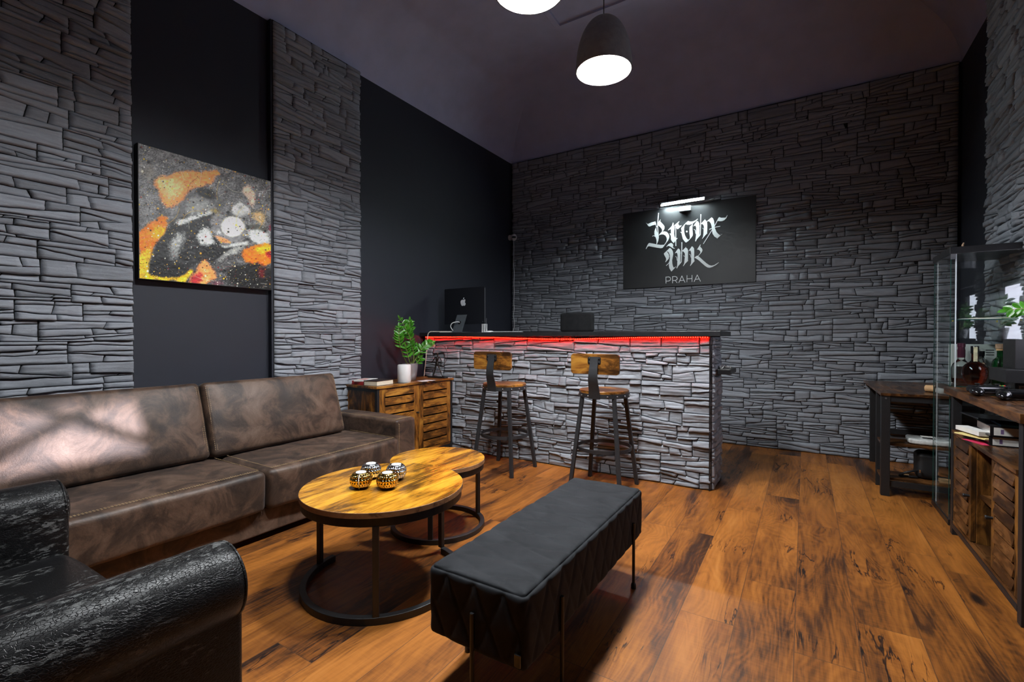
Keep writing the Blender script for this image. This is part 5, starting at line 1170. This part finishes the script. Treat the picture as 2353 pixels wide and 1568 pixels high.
# ------------------------------------------------------------------ painting
def paint(n=420):
    rs = np.random.RandomState(5)
    A = np.array([(70,55),(1390,410),(1415,1490),(110,1420)], float); B = np.array([(0,1),(1,1),(1,0),(0,0)], float)
    mtx = []; rhs = []
    for (x, y), (u, v) in zip(B, A): mtx += [[x,y,1,0,0,0,-u*x,-u*y],[0,0,0,x,y,1,-v*x,-v*y]]; rhs += [u, v]
    h = np.append(np.linalg.solve(np.array(mtx), np.array(rhs)), 1).reshape(3, 3)
    U, V = np.meshgrid(np.linspace(0,1,n), np.linspace(0,1,n), indexing='ij')
    q = np.stack([U, V, np.ones_like(U)], -1) @ h.T; X = q[...,0]/q[...,2]; Y = q[...,1]/q[...,2]
    wx = X+38*fbm(X/90, Y/90, 4)+14*vn(X/16, Y/16); wy = Y+38*fbm(X/90+50, Y/90+7, 4)+14*vn(X/16+9, Y/16)
    C = np.full(X.shape+(3,), .36)
    C += .16*fbm(X/60, Y/40, 5)[..., None]+.22*fbm(X/10, Y/7, 3)[..., None]
    C -= .16*np.clip((Y-900)/600, 0, 1)[..., None]
    def inside(poly, x=None, y=None):
        x = wx if x is None else x; y = wy if y is None else y; r = np.zeros(x.shape, bool); j = len(poly)-1
        for i in range(len(poly)):
            (xi, yi), (xj, yj) = poly[i], poly[j]
            r ^= ((yi > y) != (yj > y)) & (x < (xj-xi)*(y-yi)/(yj-yi+1e-9)+xi); j = i
        return r.astype(float)
    def blur(m, k):
        for _ in range(2):
            for ax in (0, 1):
                p = np.pad(m, [(k, k) if a == ax else (0, 0) for a in (0, 1)], mode='edge'); c = np.cumsum(p, ax)
                c = np.concatenate([np.zeros_like(np.take(c, [0], ax)), c], ax); s = [slice(None)]*2; e = [slice(None)]*2; s[ax] = slice(2*k+1, None); e[ax] = slice(0, m.shape[ax])
                m = (c[tuple(s)]-c[tuple(e)])/(2*k+1)
        return m
    def lay(poly, col, k=3, op=1., tex=.10, warp=True):
        nonlocal C
        m = inside(poly) if warp else inside(poly, X+8*fbm(X/40, Y/40, 3), Y+8*fbm(X/40+9, Y/40, 3))
        m = (np.clip((blur(m, k+2)-.5)*1.9+.5+.75*fbm(X/13, Y/11, 3)*(1 if k > 3 else .5), 0, 1)*op)[..., None]
        c = np.array(col)*(1+tex*3*fbm(X/26, Y/18, 4)[..., None]+tex*vn(X/5, Y/5)[..., None]); C = C*(1-m)+c*m
    O = (.90,.52,.28); OD = (.88,.40,.06); YL = (.90,.68,.10); K = (.055,.055,.055); W = (.80,.82,.80)
    lay([(230,470),(290,370),(560,330),(880,310),(820,420),(620,520),(470,670),(390,700),(300,620)], O, 4, .95)
    lay([(250,400),(420,380),(560,480),(480,580),(330,600)], (.88,.74,.48), 9, .75); lay([(110,250),(260,280),(240,420),(130,420)], (.55,.52,.46), 12, .5)
    lay([(90,950),(280,800),(380,780),(340,960),(250,1100),(200,1270),(110,1180)], OD, 4); lay([(250,900),(350,870),(330,1000),(240,1050)], YL, 8, .7)
    lay([(105,1180),(230,1100),(200,1420),(110,1420)], (.80,.62,.14), 6); lay([(180,1360),(430,1400),(560,1370),(640,1290),(660,1330),(560,1440),(180,1440)], YL, 3)
    lay([(540,600),(640,500),(800,500),(960,600),(900,720),(760,760),(560,820),(420,840)], (.30,.30,.30), 8, .8); lay([(640,520),(720,480),(860,560),(820,610),(700,570)], K, 7, .9)
    lay([(350,960),(420,840),(560,780),(800,740),(1000,760),(1190,860),(1390,960),(1380,1040),(1180,1010),(960,1080),(860,1220),(700,1240),(650,1280),(480,1395),(200,1390),(210,1260),(260,1090)], (.13,.13,.13), 4, 1., .22, False)
    lay([(230,1230),(330,1180),(560,1290),(600,1340),(480,1400),(205,1395)], K, 6, .9); lay([(720,1120),(860,1050),(1060,1070),(900,1190),(740,1240)], K, 5)
    lay([(560,600),(700,590),(860,640),(800,730),(560,780)], (.50,.51,.50), 12, .85); lay([(440,850),(600,780),(820,720),(830,750),(640,810),(500,880)], W, 4, .9, .1, False)
    lay([(400,1240),(400,1080),(450,970),(560,920),(540,1060),(480,1200),(380,1260)], (.52,.53,.52), 9, .85); lay([(420,1060),(470,970),(540,950),(480,1080),(430,1180)], (.70,.71,.70), 10, .7)
    lay([(660,980),(720,900),(800,880),(830,1000),(860,1050),(720,1080)], W, 6, .9, .1, False); lay([(800,780),(900,740),(1150,820),(1180,960),(1100,1060),(900,1050),(830,960)], (.45,.45,.45), 7, .9, .12, False)
    lay([(840,960),(1010,1015),(1000,1035),(900,1030)], O, 3, .9, .1, False); lay([(830,935),(930,930),(920,960),(840,960)], W, 4, .8)
    th = np.linspace(0, 2*PI, 30); lay([(1025+118*math.cos(a), 872+100*math.sin(a)) for a in th], (.86,.86,.80), 3, 1., .04, False)
    lay([(1010,690),(1090,610),(1200,690),(1190,740),(1100,770),(1020,740)], (.74,.75,.73), 4, .9, .1, False); lay([(1050,690),(1095,640),(1150,680),(1080,700)], (.35,.35,.35), 4, .8)
    lay([(1160,900),(1280,880),(1390,950),(1390,1030),(1330,1060),(1200,1000)], W, 6, .9, .08, False); lay([(1160,900),(1190,820),(1330,850),(1385,920),(1280,900)], (.25,.25,.22), 6, .8)
    lay([(880,1210),(1000,1120),(1190,1030),(1200,1050),(1050,1140),(900,1240)], (.62,.63,.60), 5, .8); lay([(860,1050),(960,1060),(1150,1020),(1200,990),(1170,1050),(950,1090)], W, 3, .8, .05, False)
    lay([(1120,500),(1200,460),(1260,600),(1210,690),(1170,600)], (.84,.72,.62), 5, .9); lay([(1200,700),(1330,700),(1330,850),(1240,800)], (.78,.62,.38), 8, .7); lay([(790,720),(900,700),(880,735),(810,745)], (.62,.50,.18), 5, .8)
    lay([(1120,1130),(1280,1040),(1410,1040),(1410,1210),(1270,1260),(1160,1210)], OD, 5); lay([(1260,1060),(1400,1050),(1400,1130),(1290,1150)], YL, 6, .9); lay([(1060,1250),(1290,1220),(1420,1300),(1420,1500),(1000,1460),(980,1330)], (.07,.07,.06), 8, .95, .3)
    lay([(690,1310),(760,1190),(850,1320),(880,1400),(760,1460),(600,1420)], O, 5); lay([(620,1380),(720,1350),(730,1430),(640,1450)], (.55,.06,.14), 6, .8); lay([(1280,1280),(1350,1230),(1370,1360),(1310,1400)], (.42,.05,.09), 7, .7); lay([(1370,830),(1405,820),(1405,900),(1375,900)], (.5,.07,.15), 5, .7); lay([(1350,1130),(1410,1110),(1410,1170)], (.55,.05,.05), 4, .8)
    lay([(790,1440),(960,1410),(900,1470)], (.50,.22,.30), 6, .6)
    cols = [K, K, K, (.9,.9,.86), (.85,.82,.7), YL, (.40,.05,.04), (.9,.6,.2)]
    for _ in range(2600):
        x = rs.uniform(60, 1420); y = rs.uniform(60, 1500); r = rs.exponential(1.5)+1.1; m = np.clip(1.5-np.hypot(X-x, (Y-y))/r, 0, 1)
        i = np.nonzero(m)
        if len(i[0]): C[i] = C[i]*(1-m[i][:, None])+np.array(cols[rs.randint(len(cols))])*m[i][:, None]
    for _ in range(30):
        x, y = rs.uniform(60, 1400), rs.uniform(200, 1480); a = rs.uniform(0, PI); L = rs.uniform(40, 170); k = rs.uniform(-.004, .004); c = np.array(cols[rs.randint(len(cols))])
        dx = (X-x)*math.cos(a)+(Y-y)*math.sin(a); dy = -(X-x)*math.sin(a)+(Y-y)*math.cos(a)-k*dx*dx; m = np.clip(1.6-np.abs(dy)/1.1, 0, 1)*(np.abs(dx) < L)*.7; C = C*(1-m[..., None])+c*m[..., None]
    C = np.clip(C, 0, 1)**.72
    return np.clip((C-.5)*1.5+.53, .02, .97)
def painting():
    y0, y1, z0, z1 = 1.108, 1.862, 1.384, 2.130
    t = Thing('painting', 'square abstract canvas in grey, white and orange splashes on the dark wall', 'painting', (XL+.05, 1.485, z0))
    fx = XL+.052
    t.part('stretcher_frame', MB().box(XL+.008, fx-.001, y0-.004, y1+.004, z0-.004, z1+.004), M['blackwood'], bevel=.002)
    n = 420; C = paint(n); lin = np.where(C <= .04045, C/12.92, ((C+.055)/1.055)**2.4)
    Y, Z = np.meshgrid(np.linspace(y0, y1, n), np.linspace(z0, z1, n), indexing='ij'); relief = .0010*fbm(Y*70, Z*70, 3)
    G = np.stack([np.full_like(Y, fx)+relief, Y, Z], -1).reshape(-1, 3)-np.array(t.org)
    i = np.arange(n*n).reshape(n, n); F = np.stack([i[:-1,:-1], i[1:,:-1], i[1:,1:], i[:-1,1:]], -1).reshape(-1, 4)
    me = bpy.data.meshes.new('canvas'); me.vertices.add(n*n); me.vertices.foreach_set('co', G.ravel()); me.loops.add(F.size); me.loops.foreach_set('vertex_index', F.ravel().astype(np.int32)); me.polygons.add(len(F)); me.polygons.foreach_set('loop_start', np.arange(0, F.size, 4, dtype=np.int32)); me.update(calc_edges=True)
    a = me.color_attributes.new('pigment', 'FLOAT_COLOR', 'POINT'); a.data.foreach_set('color', np.concatenate([lin.reshape(-1, 3), np.ones((n*n, 1))], 1).astype(np.float32).ravel())
    m, nt, bs, _ = newmat('canvas_pigment'); setp(nt, bs, col=nd(nt, 'Attribute', attribute_name='pigment').outputs['Color'], rough=.45); me.materials.append(m)
    me.shade_smooth(); o = bpy.data.objects.new('canvas', me); COL.objects.link(o); o.parent = t.o
    sg = MB(); R_ = random.Random(6)
    for (u0, v0, n_) in ((.905, .045, 6), (.925, .022, 4)):
        for k in range(n_):
            yy = y0+(u0+.010*k)*(y1-y0); zz = z0+v0*(z1-z0); sg.tube([(fx+.0012, yy, zz), (fx+.0012, yy+.002*R_.random(), zz+.006+.003*R_.random()), (fx+.0012, yy+.005, zz+.001)], .0007, 5)
    t.part('signature', sg, M['paper'])
painting()
